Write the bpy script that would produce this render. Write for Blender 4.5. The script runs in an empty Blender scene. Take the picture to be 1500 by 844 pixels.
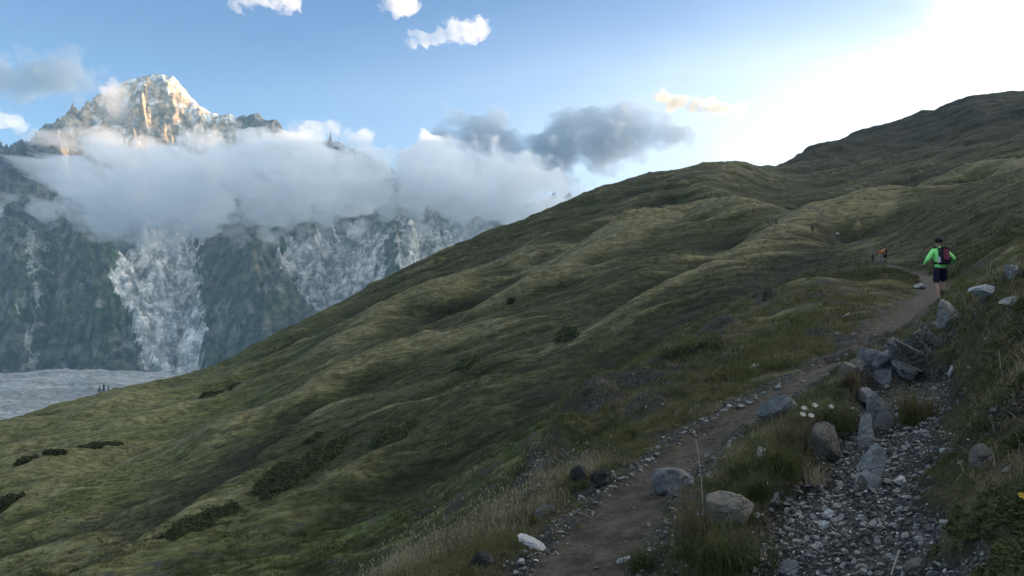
import bpy, bmesh, math, random
import numpy as np
from mathutils import Vector, Matrix, Quaternion

rng = np.random.default_rng(7)
random.seed(7)
S = bpy.context.scene
COL = S.collection
R_ = math.radians

# ------------------------------------------------------------------ camera
FPX, CX, CY, HOR = 1177.0, 750.0, 422.0, 440.0
PITCH = math.atan((HOR - CY) / FPX)
cam_d = bpy.data.cameras.new('camera')
cam = bpy.data.objects.new('camera', cam_d)
COL.objects.link(cam)
cam.location = (0, 0, 0)
cam.rotation_euler = (math.pi / 2 + PITCH, 0, 0)
cam_d.sensor_width = 36.0
cam_d.lens = 36.0 * FPX / 1500.0
cam_d.clip_start = 0.1
cam_d.clip_end = 60000
S.camera = cam

# ------------------------------------------------------------------ sun, sky, exposure
SUN_AZ, SUN_EL = R_(70), R_(4.6)          # azimuth clockwise from the view direction (+Y)
S.view_settings.view_transform = 'Standard'
S.view_settings.look = 'None'
S.view_settings.gamma = 1.0
S.view_settings.exposure = 1.28
S.view_settings.use_curve_mapping = False
sun_dir = Vector((math.sin(SUN_AZ) * math.cos(SUN_EL), math.cos(SUN_AZ) * math.cos(SUN_EL), math.sin(SUN_EL)))
sd = bpy.data.lights.new('sun', 'SUN')
sd.energy = 5.0
sd.angle = R_(0.5)
sd.color = (1.0, 0.67, 0.37)
so = bpy.data.objects.new('sun', sd)
COL.objects.link(so)
so.rotation_euler = (-sun_dir).to_track_quat('-Z', 'Y').to_euler()
so.location = (50, 20, 60)


class NT:
    """small helper around a node tree"""
    def __init__(s, nt):
        s.t = nt
        nt.nodes.clear()

    def n(s, kind, **kw):
        nd = s.t.nodes.new(kind)
        for k, v in kw.items():
            if k == 'ins':
                for i, x in v.items():
                    if isinstance(x, bpy.types.NodeSocket):
                        s.t.links.new(x, nd.inputs[i])
                    else:
                        nd.inputs[i].default_value = x
            else:
                setattr(nd, k, v)
        return nd

    def link(s, a, b):
        s.t.links.new(a, b)

    def math(s, op, a, b=0.0, clamp=False):
        nd = s.t.nodes.new('ShaderNodeMath')
        nd.operation = op
        nd.use_clamp = clamp
        for i, x in enumerate((a, b)):
            if isinstance(x, bpy.types.NodeSocket):
                s.t.links.new(x, nd.inputs[i])
            else:
                nd.inputs[i].default_value = x
        return nd.outputs[0]

    def mix(s, f, a, b, blend='MIX'):
        nd = s.t.nodes.new('ShaderNodeMix')
        nd.data_type = 'RGBA'
        nd.blend_type = blend
        for sock, x in ((nd.inputs[0], f), (nd.inputs[6], a), (nd.inputs[7], b)):
            if isinstance(x, bpy.types.NodeSocket):
                s.t.links.new(x, sock)
            elif isinstance(x, (tuple, list)):
                sock.default_value = (*x[:3], 1)
            else:
                sock.default_value = x
        return nd.outputs[2]

    def noise(s, vec, scale, detail=4, rough=0.55, dist=0.0, w=None):
        nd = s.n('ShaderNodeTexNoise', ins={'Scale': scale, 'Detail': detail, 'Roughness': rough, 'Distortion': dist})
        if vec is not None:
            s.t.links.new(vec, nd.inputs['Vector'])
        return nd.outputs['Fac']

    def ramp(s, f, lo, hi, smooth=True):
        nd = s.n('ShaderNodeMapRange', ins={'Value': f, 'From Min': lo, 'From Max': hi})
        nd.interpolation_type = 'SMOOTHSTEP' if smooth else 'LINEAR'
        return nd.outputs[0]

    def vmul(s, vec, v):
        nd = s.n('ShaderNodeVectorMath', operation='MULTIPLY')
        s.t.links.new(vec, nd.inputs[0])
        nd.inputs[1].default_value = v
        return nd.outputs[0]


world = bpy.data.worlds.new('World')
S.world = world
world.use_nodes = True
W = NT(world.node_tree)
sky = W.n('ShaderNodeTexSky')
sky.sky_type = 'NISHITA'
sky.sun_disc = False
sky.sun_elevation = SUN_EL
sky.sun_rotation = SUN_AZ
sky.altitude = 2300
sky.air_density = 1.0
sky.dust_density = 0.6
sky.ozone_density = 1.5
tc = W.n('ShaderNodeTexCoord')
dirv = tc.outputs['Generated']
GAZ = R_(60)
dot = W.n('ShaderNodeVectorMath', operation='DOT_PRODUCT')
W.link(dirv, dot.inputs[0])
dot.inputs[1].default_value = (math.sin(GAZ), math.cos(GAZ), 0)
sx = W.n('ShaderNodeSeparateXYZ')
W.link(dirv, sx.inputs[0])
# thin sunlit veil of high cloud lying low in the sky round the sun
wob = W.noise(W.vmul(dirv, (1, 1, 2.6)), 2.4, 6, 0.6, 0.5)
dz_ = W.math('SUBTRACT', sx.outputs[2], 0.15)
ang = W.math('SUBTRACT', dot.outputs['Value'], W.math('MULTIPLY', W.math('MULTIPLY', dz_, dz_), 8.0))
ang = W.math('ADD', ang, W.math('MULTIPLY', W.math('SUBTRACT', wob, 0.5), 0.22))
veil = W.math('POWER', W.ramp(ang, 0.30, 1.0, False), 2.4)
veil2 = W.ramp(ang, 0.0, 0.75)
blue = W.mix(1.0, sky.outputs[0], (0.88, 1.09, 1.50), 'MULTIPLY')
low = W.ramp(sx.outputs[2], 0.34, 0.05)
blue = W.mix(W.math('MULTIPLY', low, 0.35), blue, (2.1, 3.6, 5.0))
# broken white cloud added above the frame to brighten the ground with neutral light
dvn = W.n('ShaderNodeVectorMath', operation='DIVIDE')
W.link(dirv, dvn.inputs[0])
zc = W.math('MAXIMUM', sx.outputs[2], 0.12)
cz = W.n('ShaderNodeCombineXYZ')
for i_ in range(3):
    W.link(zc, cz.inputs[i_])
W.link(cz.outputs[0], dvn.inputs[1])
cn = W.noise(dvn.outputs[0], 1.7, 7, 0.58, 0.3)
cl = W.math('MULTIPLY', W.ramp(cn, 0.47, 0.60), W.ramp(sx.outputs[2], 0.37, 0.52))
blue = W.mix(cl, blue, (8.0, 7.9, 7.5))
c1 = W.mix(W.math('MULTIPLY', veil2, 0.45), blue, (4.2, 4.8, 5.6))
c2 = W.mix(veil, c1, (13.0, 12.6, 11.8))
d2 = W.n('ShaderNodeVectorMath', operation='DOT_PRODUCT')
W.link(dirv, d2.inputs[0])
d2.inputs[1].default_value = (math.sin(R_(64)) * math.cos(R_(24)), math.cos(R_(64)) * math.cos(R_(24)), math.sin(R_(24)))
fill_glow = W.ramp(W.math('ADD', d2.outputs['Value'], W.math('MULTIPLY', W.math('SUBTRACT', wob, 0.5), 0.08)), 0.80, 0.98)  # glow added above the sun, mostly out of frame, to light the hillside
c2 = W.mix(fill_glow, c2, (26.0, 24.5, 22.0))
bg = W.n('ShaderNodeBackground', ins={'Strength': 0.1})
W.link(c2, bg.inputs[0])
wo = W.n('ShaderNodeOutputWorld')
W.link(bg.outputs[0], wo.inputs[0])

S.render.engine = 'CYCLES'
cy = S.cycles
cy.use_denoising = True
try:
    cy.denoiser = 'OPENIMAGEDENOISE'
    cy.denoising_input_passes = 'RGB_ALBEDO_NORMAL'
except Exception:
    pass
cy.use_adaptive_sampling = True
cy.adaptive_threshold = 0.012
cy.max_bounces = 14
cy.diffuse_bounces = 3
cy.glossy_bounces = 2
cy.volume_bounces = 12
cy.transparent_max_bounces = 16
cy.caustics_reflective = False
cy.caustics_refractive = False
cy.sample_clamp_indirect = 6


# ------------------------------------------------------------------ numeric helpers
def _hash(ix, iy, seed):
    h = (ix.astype(np.int64) * 374761393 + iy.astype(np.int64) * 668265263 + seed * 1274126177) & 0xffffffff
    h = ((h ^ (h >> 13)) * 1103515245) & 0xffffffff
    h = ((h ^ (h >> 15)) * 2246822519) & 0xffffffff
    return h ^ (h >> 16)


_GA = np.arange(64) * (2 * np.pi / 64)
_GX, _GY = np.cos(_GA), np.sin(_GA)


def perlin(x, y, seed=0):
    x = np.asarray(x, np.float64)
    y = np.asarray(y, np.float64)
    x, y = np.broadcast_arrays(x, y)
    fx, fy = np.floor(x), np.floor(y)
    ix, iy = fx.astype(np.int64), fy.astype(np.int64)
    dx, dy = x - fx, y - fy
    sx = dx * dx * dx * (dx * (dx * 6 - 15) + 10)
    sy = dy * dy * dy * (dy * (dy * 6 - 15) + 10)

    def g(a, b):
        h = _hash(ix + a, iy + b, seed) & 63
        return _GX[h] * (dx - a) + _GY[h] * (dy - b)
    n0 = g(0, 0) + sx * (g(1, 0) - g(0, 0))
    n1 = g(0, 1) + sx * (g(1, 1) - g(0, 1))
    return (n0 + sy * (n1 - n0)) * 1.5


def fbm(x, y, oct=5, seed=0, gain=0.5, lac=2.03):
    a, s, t = 1.0, 0.0, 0.0
    for i in range(oct):
        s = s + a * perlin(x, y, seed + i * 17)
        t += a
        a *= gain
        x = x * lac + 11.3
        y = y * lac - 7.1
    return s / t


def ridged(x, y, oct=5, seed=0, gain=0.55, lac=2.1):
    a, s, t, pw = 1.0, 0.0, 0.0, 1.0
    for i in range(oct):
        n = 1 - np.abs(perlin(x, y, seed + i * 31)) * 1.4
        n = np.clip(n, 0, 1) ** 2 * pw
        pw = np.clip(n * 1.6, 0, 1)
        s = s + a * n
        t += a
        a *= gain
        x = x * lac + 3.7
        y = y * lac + 9.2
    return s / t


def sstep(a, b, x):
    t = np.clip((x - a) / (b - a), 0, 1)
    return t * t * (3 - 2 * t)


def pchip_slopes(x, y):
    """x, y: (K, N) -> monotone slopes (K, N)"""
    h = np.diff(x, axis=0)
    d = np.diff(y, axis=0) / h
    m = np.zeros_like(y)
    w1 = 2 * h[1:] + h[:-1]
    w2 = h[1:] + 2 * h[:-1]
    ok = (d[:-1] * d[1:]) > 0
    with np.errstate(divide='ignore', invalid='ignore'):
        mm = (w1 + w2) / (w1 / d[:-1] + w2 / d[1:])
    m[1:-1] = np.where(ok, mm, 0)
    m[0] = d[0]
    m[-1] = d[-1]
    return m


def pchip_eval(xk, yk, q):
    """xk,yk (K,N); q (M,) or (M,N) -> (M,N)"""
    m = pchip_slopes(xk, yk)
    K, N = xk.shape
    q = np.asarray(q, float)
    if q.ndim == 1:
        q = np.repeat(q[:, None], N, 1)
    out = np.where(q <= xk[0], yk[0] + m[0] * (q - xk[0]), yk[-1])
    for k in range(K - 1):
        h = xk[k + 1] - xk[k]
        t = (q - xk[k]) / h
        sel = (t >= 0) & (t <= 1)
        t2, t3 = t * t, t * t * t
        v = (2 * t3 - 3 * t2 + 1) * yk[k] + (t3 - 2 * t2 + t) * h * m[k] + (-2 * t3 + 3 * t2) * yk[k + 1] + (t3 - t2) * h * m[k + 1]
        out = np.where(sel, v, out)
    return out


def interp_cols(px_cols, table, pxq):
    """table (C, ...) over px_cols -> smooth interpolation at pxq"""
    t = np.asarray(table, float)
    sh = t.shape
    t = t.reshape(sh[0], -1)
    xk = np.repeat(np.asarray(px_cols, float)[:, None], t.shape[1], 1)
    q = np.clip(pxq, px_cols[0], px_cols[-1])
    return pchip_eval(xk, t, q).reshape((len(pxq),) + sh[1:])


def pdir(px, py):
    """picture point -> direction (x, y, z) as arrays"""
    px = np.asarray(px, float)
    py = np.asarray(py, float)
    a, b = px - CX, CY - py
    return a, FPX * math.cos(PITCH) - b * math.sin(PITCH), FPX * math.sin(PITCH) + b * math.cos(PITCH)


def vslope(px, py):
    x, y, z = pdir(px, py)
    return z / np.hypot(x, y)


# ------------------------------------------------------------------ material helpers
def new_mat(name):
    m = bpy.data.materials.new(name)
    m.use_nodes = True
    return m, NT(m.node_tree)


def bsdf_out(N, color, rough=0.9, bump=None, bump_s=0.3, bump_d=0.02, spec=0.2, extra=None):
    b = N.n('ShaderNodeBsdfPrincipled')
    if isinstance(color, bpy.types.NodeSocket):
        N.link(color, b.inputs['Base Color'])
    else:
        b.inputs['Base Color'].default_value = (*color, 1)
    if isinstance(rough, bpy.types.NodeSocket):
        N.link(rough, b.inputs['Roughness'])
    else:
        b.inputs['Roughness'].default_value = rough
    b.inputs['Specular IOR Level'].default_value = spec
    if bump is not None:
        bp = N.n('ShaderNodeBump', ins={'Strength': bump_s, 'Distance': bump_d})
        N.link(bump, bp.inputs['Height'])
        N.link(bp.outputs[0], b.inputs['Normal'])
    o = N.n('ShaderNodeOutputMaterial')
    N.link(b.outputs[0], o.inputs[0])
    return b


def simple_mat(name, color, rough=0.85, var=0.25, scale=20.0, bump=0.2, spec=0.2):
    m, N = new_mat(name)
    g = N.n('ShaderNodeTexCoord').outputs['Object']
    n = N.noise(g, scale, 4, 0.6)
    d = tuple(c * (1 - var) for c in color)
    l = tuple(min(1, c * (1 + var)) for c in color)
    c = N.mix(N.ramp(n, 0.3, 0.7), d, l)
    bsdf_out(N, c, rough, n, bump, 0.01, spec)
    return m


def mesh_grid(name, P, wrap=False, attrs=None):
    """P (M, N, 3) -> mesh of quads"""
    M, Nn = P.shape[:2]
    idx = np.arange(M * Nn).reshape(M, Nn)
    if wrap:
        idx = np.concatenate([idx, idx[:, :1]], 1)
    a = idx[:-1, :-1].ravel()
    b = idx[:-1, 1:].ravel()
    c = idx[1:, 1:].ravel()
    d = idx[1:, :-1].ravel()
    F = np.stack([a, b, c, d], 1)
    return mesh_np(name, P.reshape(-1, 3), F, attrs)


def mesh_np(name, V, F, attrs=None, smooth=True):
    V = np.asarray(V, np.float32)
    F = np.asarray(F, np.int32)
    me = bpy.data.meshes.new(name)
    k = F.shape[1]
    me.vertices.add(len(V))
    me.vertices.foreach_set('co', V.ravel())
    me.loops.add(F.size)
    me.loops.foreach_set('vertex_index', F.ravel())
    me.polygons.add(len(F))
    me.polygons.foreach_set('loop_start', np.arange(0, F.size, k, dtype=np.int32))
    me.polygons.foreach_set('loop_total', np.full(len(F), k, np.int32))
    if smooth:
        me.polygons.foreach_set('use_smooth', np.ones(len(F), bool))
    me.update(calc_edges=True)
    for an, A in (attrs or {}).items():
        A = np.asarray(A, np.float32).reshape(len(V), -1)
        if A.shape[1] == 1:
            at = me.attributes.new(an, 'FLOAT', 'POINT')
            at.data.foreach_set('value', A.ravel())
        else:
            if A.shape[1] == 3:
                A = np.concatenate([A, np.ones((len(A), 1), np.float32)], 1)
            at = me.attributes.new(an, 'FLOAT_COLOR', 'POINT')
            at.data.foreach_set('color', A.ravel())
    return me


def obj(name, me, mat=None, parent=None, loc=None, rot=None, **tags):
    o = bpy.data.objects.new(name, me)
    COL.objects.link(o)
    if mat is not None and me is not None:
        if not me.materials:
            me.materials.append(mat)
    if parent is not None:
        o.parent = parent
    if loc is not None:
        o.location = loc
    if rot is not None:
        o.rotation_euler = rot
    for k, v in tags.items():
        o[k] = v
    return o


# ------------------------------------------------------------------ the hillside as one sheet of ground
KN = ['B', 'N1', 'N2', 'N3', 'E', 'H', 'G', 'M1', 'M2', 'D', 'M3', 'S']
TAB = {
    -900: [(4, 1250), (4.1, 1250), (4.2, 1250), (4.3, 1250), (4.5, 1250), (9, 1500), (45, 1200), (80, 1120), (130, 1060), (160, 1040), (220, 1000), (290, 980)],
    -300: [(4, 1100), (4.1, 1100), (4.2, 1100), (4.3, 1100), (4.5, 1100), (9, 1400), (45, 1050), (80, 960), (130, 880), (160, 855), (220, 790), (290, 730)],
    0: [(4.0, 1040), (4.1, 1040), (4.2, 1040), (4.3, 1040), (4.5, 1042), (9, 1350), (46, 980), (85, 860), (135, 770), (170, 742), (230, 680), (310, 616)],
    150: [(4.1, 1000), (4.2, 1000), (4.3, 1000), (4.4, 1000), (4.6, 1002), (9, 1300), (47, 930), (90, 800), (150, 722), (190, 700), (250, 632), (350, 577)],
    300: [(4.2, 955), (4.3, 955), (4.5, 955), (4.7, 955), (4.9, 958), (9, 1240), (48, 890), (100, 730), (180, 642), (215, 630), (290, 578), (400, 539)],
    450: [(4.5, 920), (4.7, 915), (4.9, 912), (5.1, 910), (5.3, 912), (9, 1130), (50, 840), (110, 662), (200, 562), (240, 550), (340, 504), (450, 470)],
    600: [(4.75, 870), (5.0, 862), (5.3, 853), (5.7, 843), (6.2, 832), (10, 1000), (56, 762), (120, 592), (220, 498), (265, 488), (370, 432), (500, 396)],
    720: [(4.85, 844), (5.5, 810), (6.2, 785), (7, 762), (8.6, 730), (13, 850), (62, 672), (130, 533), (240, 452), (290, 443), (410, 382), (545, 341)],
    790: [(4.75, 844), (5.6, 785), (6.6, 745), (7.8, 712), (11.5, 655), (16, 740), (66, 622), (140, 502), (250, 417), (300, 410), (430, 352), (570, 311)],
    860: [(4.7, 844), (5.6, 770), (6.8, 710), (8.2, 672), (15, 595), (20, 650), (72, 577), (150, 467), (260, 388), (310, 382), (450, 327), (600, 284)],
    940: [(4.6, 844), (5.6, 755), (7, 690), (8.6, 645), (20, 545), (25, 575), (80, 520), (160, 432), (280, 356), (330, 354), (480, 302), (640, 261)],
    1060: [(4.4, 844), (5.6, 740), (7, 668), (9, 605), (30, 472), (36, 482), (95, 440), (180, 387), (300, 323), (370, 326), (520, 282), (690, 245)],
    1125: [(4.25, 844), (5.6, 720), (7.5, 633), (10, 572), (42, 437), (50, 444), (105, 412), (185, 368), (285, 325), (350, 328), (560, 285), (760, 246)],
    1200: [(4.1, 844), (5.6, 700), (8, 600), (11.2, 541), (46, 414), (55, 415), (105, 388), (175, 354), (268, 324), (330, 331), (620, 272), (950, 211)],
    1290: [(3.9, 844), (5.6, 680), (9, 555), (15, 487), (38, 419), (50, 409), (92, 387), (150, 361), (265, 307), (350, 316), (650, 250), (1050, 184)],
    1378: [(3.6, 844), (4.8, 705), (7, 586), (13, 492), (24.5, 440), (34, 425), (62, 398), (120, 350), (220, 287), (300, 300), (650, 230), (1130, 158)],
    1440: [(3.4, 844), (4.2, 730), (5.3, 620), (7.5, 507), (11, 430), (15, 429), (36, 396), (100, 338), (215, 270), (300, 283), (680, 206), (1180, 137)],
    1500: [(3.3, 844), (4, 735), (5, 610), (6.5, 500), (9, 405), (13, 410), (30, 378), (90, 317), (215, 257), (300, 272), (700, 190), (1200, 134)],
    1700: [(3, 844), (3.6, 700), (4.5, 560), (6, 455), (8, 385), (12, 380), (30, 338), (90, 270), (220, 200), (300, 202), (700, 125), (1300, 78)],
    2300: [(2.6, 844), (3.2, 650), (4, 500), (5.5, 400), (8, 320), (12, 300), (30, 250), (90, 150), (220, 50), (300, 30), (700, -80), (1400, -150)],
}
pxc = np.array(sorted(TAB), float)
tabR = np.array([[p[0] for p in TAB[int(c)]] for c in pxc], float)
tabV = np.array([[float(vslope(c, p[1])) for p in TAB[int(c)]] for c in pxc])

# theta / radius sampling
th_front = np.linspace(R_(-33.6), R_(33.6), 940)
th_l = -np.linspace(R_(33.6), R_(180), 46)[1:][::-1]
th_r = np.linspace(R_(33.6), R_(180), 46)[1:-1]
TH = np.concatenate([th_l, th_front, th_r])
RMAX = 9500.0
LR = np.concatenate([np.linspace(math.log(0.5), math.log(2.3), 10)[:-1],
                     np.linspace(math.log(2.3), math.log(1350), 900),
                     np.linspace(math.log(1350), math.log(RMAX), 40)[1:]])
pxt = 750 + 1177 * np.tan(np.clip(TH, R_(-62), R_(62)))
Rk = interp_cols(pxc, tabR, pxt)          # (T, 12)
Vk = interp_cols(pxc, tabV, pxt)
T = len(TH)
snT, csT = np.sin(TH), np.cos(TH)
# inner knots (under the camera) and outer knots (beyond the skyline)
Ri = np.stack([np.full(T, 0.4), np.full(T, 1.3)], 1)
Vi = np.stack([(-1.62 + 0.05 * snT) / 0.4, (-1.62 + 0.3 * snT * 1.3 * 0.6) / 1.3], 1)
zS = Rk[:, -1] * Vk[:, -1]
RS = Rk[:, -1]
wr = sstep(850, 1250, pxt)
R1 = RS * 1.4
z1 = zS - (0.34 * (1 - wr) + 0.10 * wr) * (R1 - RS)
R2 = np.full(T, 2700.0)
z2 = -540 * (1 - wr) + (zS - 220) * wr
R3 = np.full(T, RMAX + 200)
z3 = np.full(T, -540.0)
Ro = np.stack([R1, R2, R3], 1)
Vo = np.stack([z1 / R1, z2 / R2, z3 / R3], 1)
RK = np.concatenate([Ri, Rk, Ro], 1).T
VK = np.concatenate([Vi, Vk, Vo], 1).T
# near knots may collapse: keep strictly increasing
for i in range(1, len(RK)):
    RK[i] = np.maximum(RK[i], RK[i - 1] * 1.012)
# interpolate height (not slope) inside the far part, slope inside the near one
Vgrid = pchip_eval(np.log(RK), VK, LR)     # (rows, T)
RR = np.exp(LR)[:, None]
X0 = RR * snT[None]
Y0 = RR * csT[None]
Zg = Vgrid * RR
# far field beyond the skyline: interpolate z directly so that the valley floor is level
zk = RK * VK
Zfar = pchip_eval(np.log(RK[-4:]), zk[-4:], LR)
Zg = np.where(RR > RK[-4][None], Zfar, Zg)
# behind and far beside the camera: a plain mountainside
up = 1150 * (1 - np.exp(-0.45 * np.clip(X0, 0, None) / 1150))
dn = -540 * (1 - np.exp(0.45 * np.clip(X0, None, 0) / 540))
Zp = -1.62 + up + dn + 0.06 * np.clip(Y0, -400, 400)
wb = sstep(R_(46), R_(75), np.abs(TH))[None]
Zbase = Zg * (1 - wb) + Zp * wb

lr0, lr1 = LR[0], LR[-1]


class Sheet:
    """bilinear look-up on the (log r, theta) grid"""
    def __init__(s, Z):
        s.Z = Z

    def __call__(s, x, y):
        x = np.asarray(x, float)
        y = np.asarray(y, float)
        lr = np.log(np.maximum(np.hypot(x, y), 0.51))
        th = np.arctan2(x, y)
        i = np.interp(lr, LR, np.arange(len(LR)))
        j = np.interp(th, TH, np.arange(T))
        i0 = np.clip(i.astype(int), 0, len(LR) - 2)
        j0 = np.clip(j.astype(int), 0, T - 2)
        a, b = i - i0, j - j0
        Z = s.Z
        return (Z[i0, j0] * (1 - a) * (1 - b) + Z[i0 + 1, j0] * a * (1 - b) + Z[i0, j0 + 1] * (1 - a) * b + Z[i0 + 1, j0 + 1] * a * b)


def hit(Zf, px, py, rmin=2.4, rmax=1400):
    """first point where the sight line meets the sheet"""
    dx, dy, dz = (float(v) for v in pdir(px, py))
    h = math.hypot(dx, dy)
    rr = np.exp(np.linspace(math.log(rmin), math.log(rmax), 2500))
    x, y, z = dx / h * rr, dy / h * rr, dz / h * rr
    g = Zf(x, y)
    k = np.nonzero(z <= g)[0]
    k = k[0] if len(k) else len(rr) - 1
    return np.array([x[k], y[k], g[k]])


base = Sheet(Zbase)


def wline(pts):
    """[(px, py, half width)] -> world polyline"""
    out = []
    for px, py, w in pts:
        p = hit(base, px, py)
        out.append((p[0], p[1], w))
    return np.array(out)


def dist_line(x, y, L):
    """signed-free distance minus nothing, and interpolated width"""
    best = np.full(x.shape, 1e9)
    wid = np.zeros(x.shape)
    for a, b in zip(L[:-1], L[1:]):
        d = b[:2] - a[:2]
        l2 = (d ** 2).sum() + 1e-9
        t = np.clip(((x - a[0]) * d[0] + (y - a[1]) * d[1]) / l2, 0, 1)
        q = np.hypot(x - a[0] - t * d[0], y - a[1] - t * d[1])
        s_ = q < best
        best = np.where(s_, q, best)
        wid = np.where(s_, a[2] + t * (b[2] - a[2]), wid)
    return best, wid


TRAIL = wline([(800, 900, .32), (845, 844, .32), (895, 772, .28), (952, 702, .26), (1035, 637, .25), (1110, 593, .25), (1195, 545, .25),
               (1262, 503, .28), (1312, 470, .30), (1350, 443, .34), (1368, 428, .36), (1362, 410, .42), (1335, 397, .5), (1304, 386, .5)])
TRAILF = wline([(1304, 386, .5), (1288, 376, .5), (1272, 360, .5), (1235, 349, .5), (1190, 338, .5), (1150, 326, .5), (1110, 304, .5)])
GRAV = wline([(1240, 900, .50), (1225, 844, .50), (1225, 770, .46), (1240, 715, .44), (1275, 665, .42), (1312, 610, .42), (1335, 560, .42), (1290, 560, .36)])
HEAD = wline([(1290, 560, .3), (1330, 540, .4), (1345, 515, .42), (1372, 485, .40), (1392, 462, .40), (1400, 446, .3)])
HEAD = HEAD[HEAD[:, 1] < 24]
BERM = wline([(1050, 800, .26), (1085, 730, .22), (1130, 685, .24), (1180, 640, .2), (1225, 605, .2), (1245, 580, .15)])
OUTC = wline([(1262, 545, .3), (1300, 520, .45), (1345, 500, .5), (1390, 462, .4)])

front_r = slice(9, 9 + 900)
cell = RR * 0.0072                      # radial cell size


def octave(L, amp, seed, ax=1.0, ay=1.0):
    """noise of wavelength L metres, faded out where the mesh cannot carry it"""
    k = sstep(1.2, 3.0, L / np.maximum(cell, RR * 0.0013))
    return amp * k * perlin(X0 / (L * ax) + seed * 3.1, Y0 / (L * ay) - seed * 1.7, seed)


dT, wT = dist_line(X0, Y0, TRAIL)
dF, wF = dist_line(X0, Y0, TRAILF)
dG, wG = dist_line(X0, Y0, GRAV)
dB, wB = dist_line(X0, Y0, BERM)
dO, wO = dist_line(X0, Y0, OUTC)
n_edge = fbm(X0 * 2.1, Y0 * 2.1, 4, 5)
n_edge2 = fbm(X0 * 6.1, Y0 * 6.1, 3, 9)
near = 1 - sstep(60, 130, RR)
kT = wT + n_edge * 0.16 * np.minimum(1, RR / 12) + n_edge2 * 0.05
trail = (1 - sstep(-0.06, 0.07, dT - kT)) * (np.abs(TH)[None] < R_(60))
trailf = (1 - sstep(-0.3, 0.5, dF - wF - n_edge * 0.5)) * 0.55
dH, wH = dist_line(X0, Y0, HEAD)
kG = wG + n_edge * 0.30 + n_edge2 * 0.1
grav = (1 - sstep(-0.08, 0.10, dG - kG))
head = (1 - sstep(-0.1, 0.15, dH - wH - n_edge * 0.35)) * (1 - trail)
side = (1 - sstep(0.0, 0.30, dT - kT - 0.06 - 0.45 * np.clip(n_edge + 0.12, 0, 1))) * (1 - trail) * (RR < 60)
side = np.maximum(side, head)
outc = (1 - sstep(-0.1, 0.2, dO - wO - n_edge * 0.3))

# big ribs and gullies running down the fall line of the open hillside
far = sstep(30, 85, RR)
warp = fbm(X0 / 160, Y0 / 160, 3, 21) * 40
yy = Y0 + warp - 0.25 * X0
wp2 = fbm(X0 / 45, Y0 / 45, 3, 23) * 16
rib = (perlin(X0 / 150, yy / 60, 31) * 0.75 + perlin((X0 + wp2) / 80, (yy + wp2) / 27, 32) * 0.55 + perlin((X0 + wp2) / 36, (yy + wp2) / 13, 33) * 0.36 + perlin(X0 / 17, (yy + wp2) / 6.5, 34) * .2 + perlin(X0 / 8, (yy + wp2) / 3.2, 35) * .1)
rib = rib + 0.35 * (0.5 - np.abs(perlin(X0 / 95, yy / 36, 36)) * 1.6)
ribamp = np.clip(0.0095 * RR, 0, 3.6) * far * (1 - sstep(1300, 2000, RR))
Z = Zbase + rib * ribamp
lump = fbm(X0 / 30, Y0 / 24, 5, 41)
Z = Z + lump * np.clip(0.007 * RR, 0, 2.0) * far
# far hill on the right is rougher
Z = Z + (ridged(X0 / 160, Y0 / 160, 4, 44) - 0.45) * 7 * sstep(520, 900, RR) * wr[None]

SPURS = [
    ([(0, 752), (110, 735), (209, 689), (317, 648), (440, 598), (520, 558), (610, 515)], 1.0),
    ([(60, 690), (224, 633), (310, 603), (410, 560), (520, 500)], 0.6),
    ([(60, 880), (150, 842), (240, 778), (320, 722), (400, 658), (470, 610)], 0.8),
    ([(330, 640), (450, 585), (560, 543), (680, 502), (745, 487)], 0.7),
    ([(560, 474), (700, 432), (800, 397), (870, 370)], 0.6),
    ([(700, 470), (790, 428), (880, 382), (960, 343), (1040, 320), (1075, 326)], 1.3),
    ([(600, 602), (720, 560), (820, 515), (900, 472), (960, 442), (1040, 402), (1120, 362), (1200, 330)], 1.0),
    ([(640, 442), (820, 357), (900, 322), (1000, 288), (1095, 252)], 0.7),
    ([(420, 760), (520, 700), (640, 640), (740, 600), (840, 560)], 0.8),
    ([(1180, 352), (1260, 322), (1370, 288), (1500, 256), (1600, 235)], 1.0),
]
GULLIES = [
    ([(60, 850), (120, 828), (230, 756), (330, 694), (430, 618), (520, 580)], 1.0),
    ([(640, 580), (790, 525), (860, 484), (930, 444), (1000, 402), (1080, 352)], 1.2),
    ([(660, 460), (760, 412), (830, 378), (900, 345), (985, 300)], 1.0),
    ([(800, 585), (870, 545), (950, 498), (1040, 448), (1130, 400), (1230, 345)], 1.0),
    ([(240, 660), (350, 625), (470, 570), (560, 520), (640, 490)], 0.7),
    ([(500, 760), (600, 700), (690, 650), (800, 605)], 0.9),
    ([(1170, 300), (1300, 285), (1420, 262), (1500, 240)], 0.8),
    ([(0, 800), (100, 775), (180, 735), (280, 690)], 0.6),
]
crestm = np.zeros_like(Z)
gullm = np.zeros_like(Z)
fm = (RR > 30) & (RR < 900) & (np.abs(TH)[None] < R_(50))
xs_, ys_, rs_ = X0[fm], Y0[fm], np.broadcast_to(RR, X0.shape)[fm]
wob1 = fbm(xs_ / (12 + rs_ * .12), ys_ / (12 + rs_ * .12), 3, 301)
for L_, am in SPURS:
    d_, _w = dist_line(xs_, ys_, wline([(a_, b_, 1) for a_, b_ in L_]))
    d_ = np.abs(d_ + wob1 * rs_ * 0.035)
    wd_ = rs_ * 0.040 + 1.0
    crestm[fm] += am * np.exp(-(d_ / wd_) ** 2) * 0.8 + am * np.exp(-(d_ / (wd_ * 2.4)) ** 2) * 0.5
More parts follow.
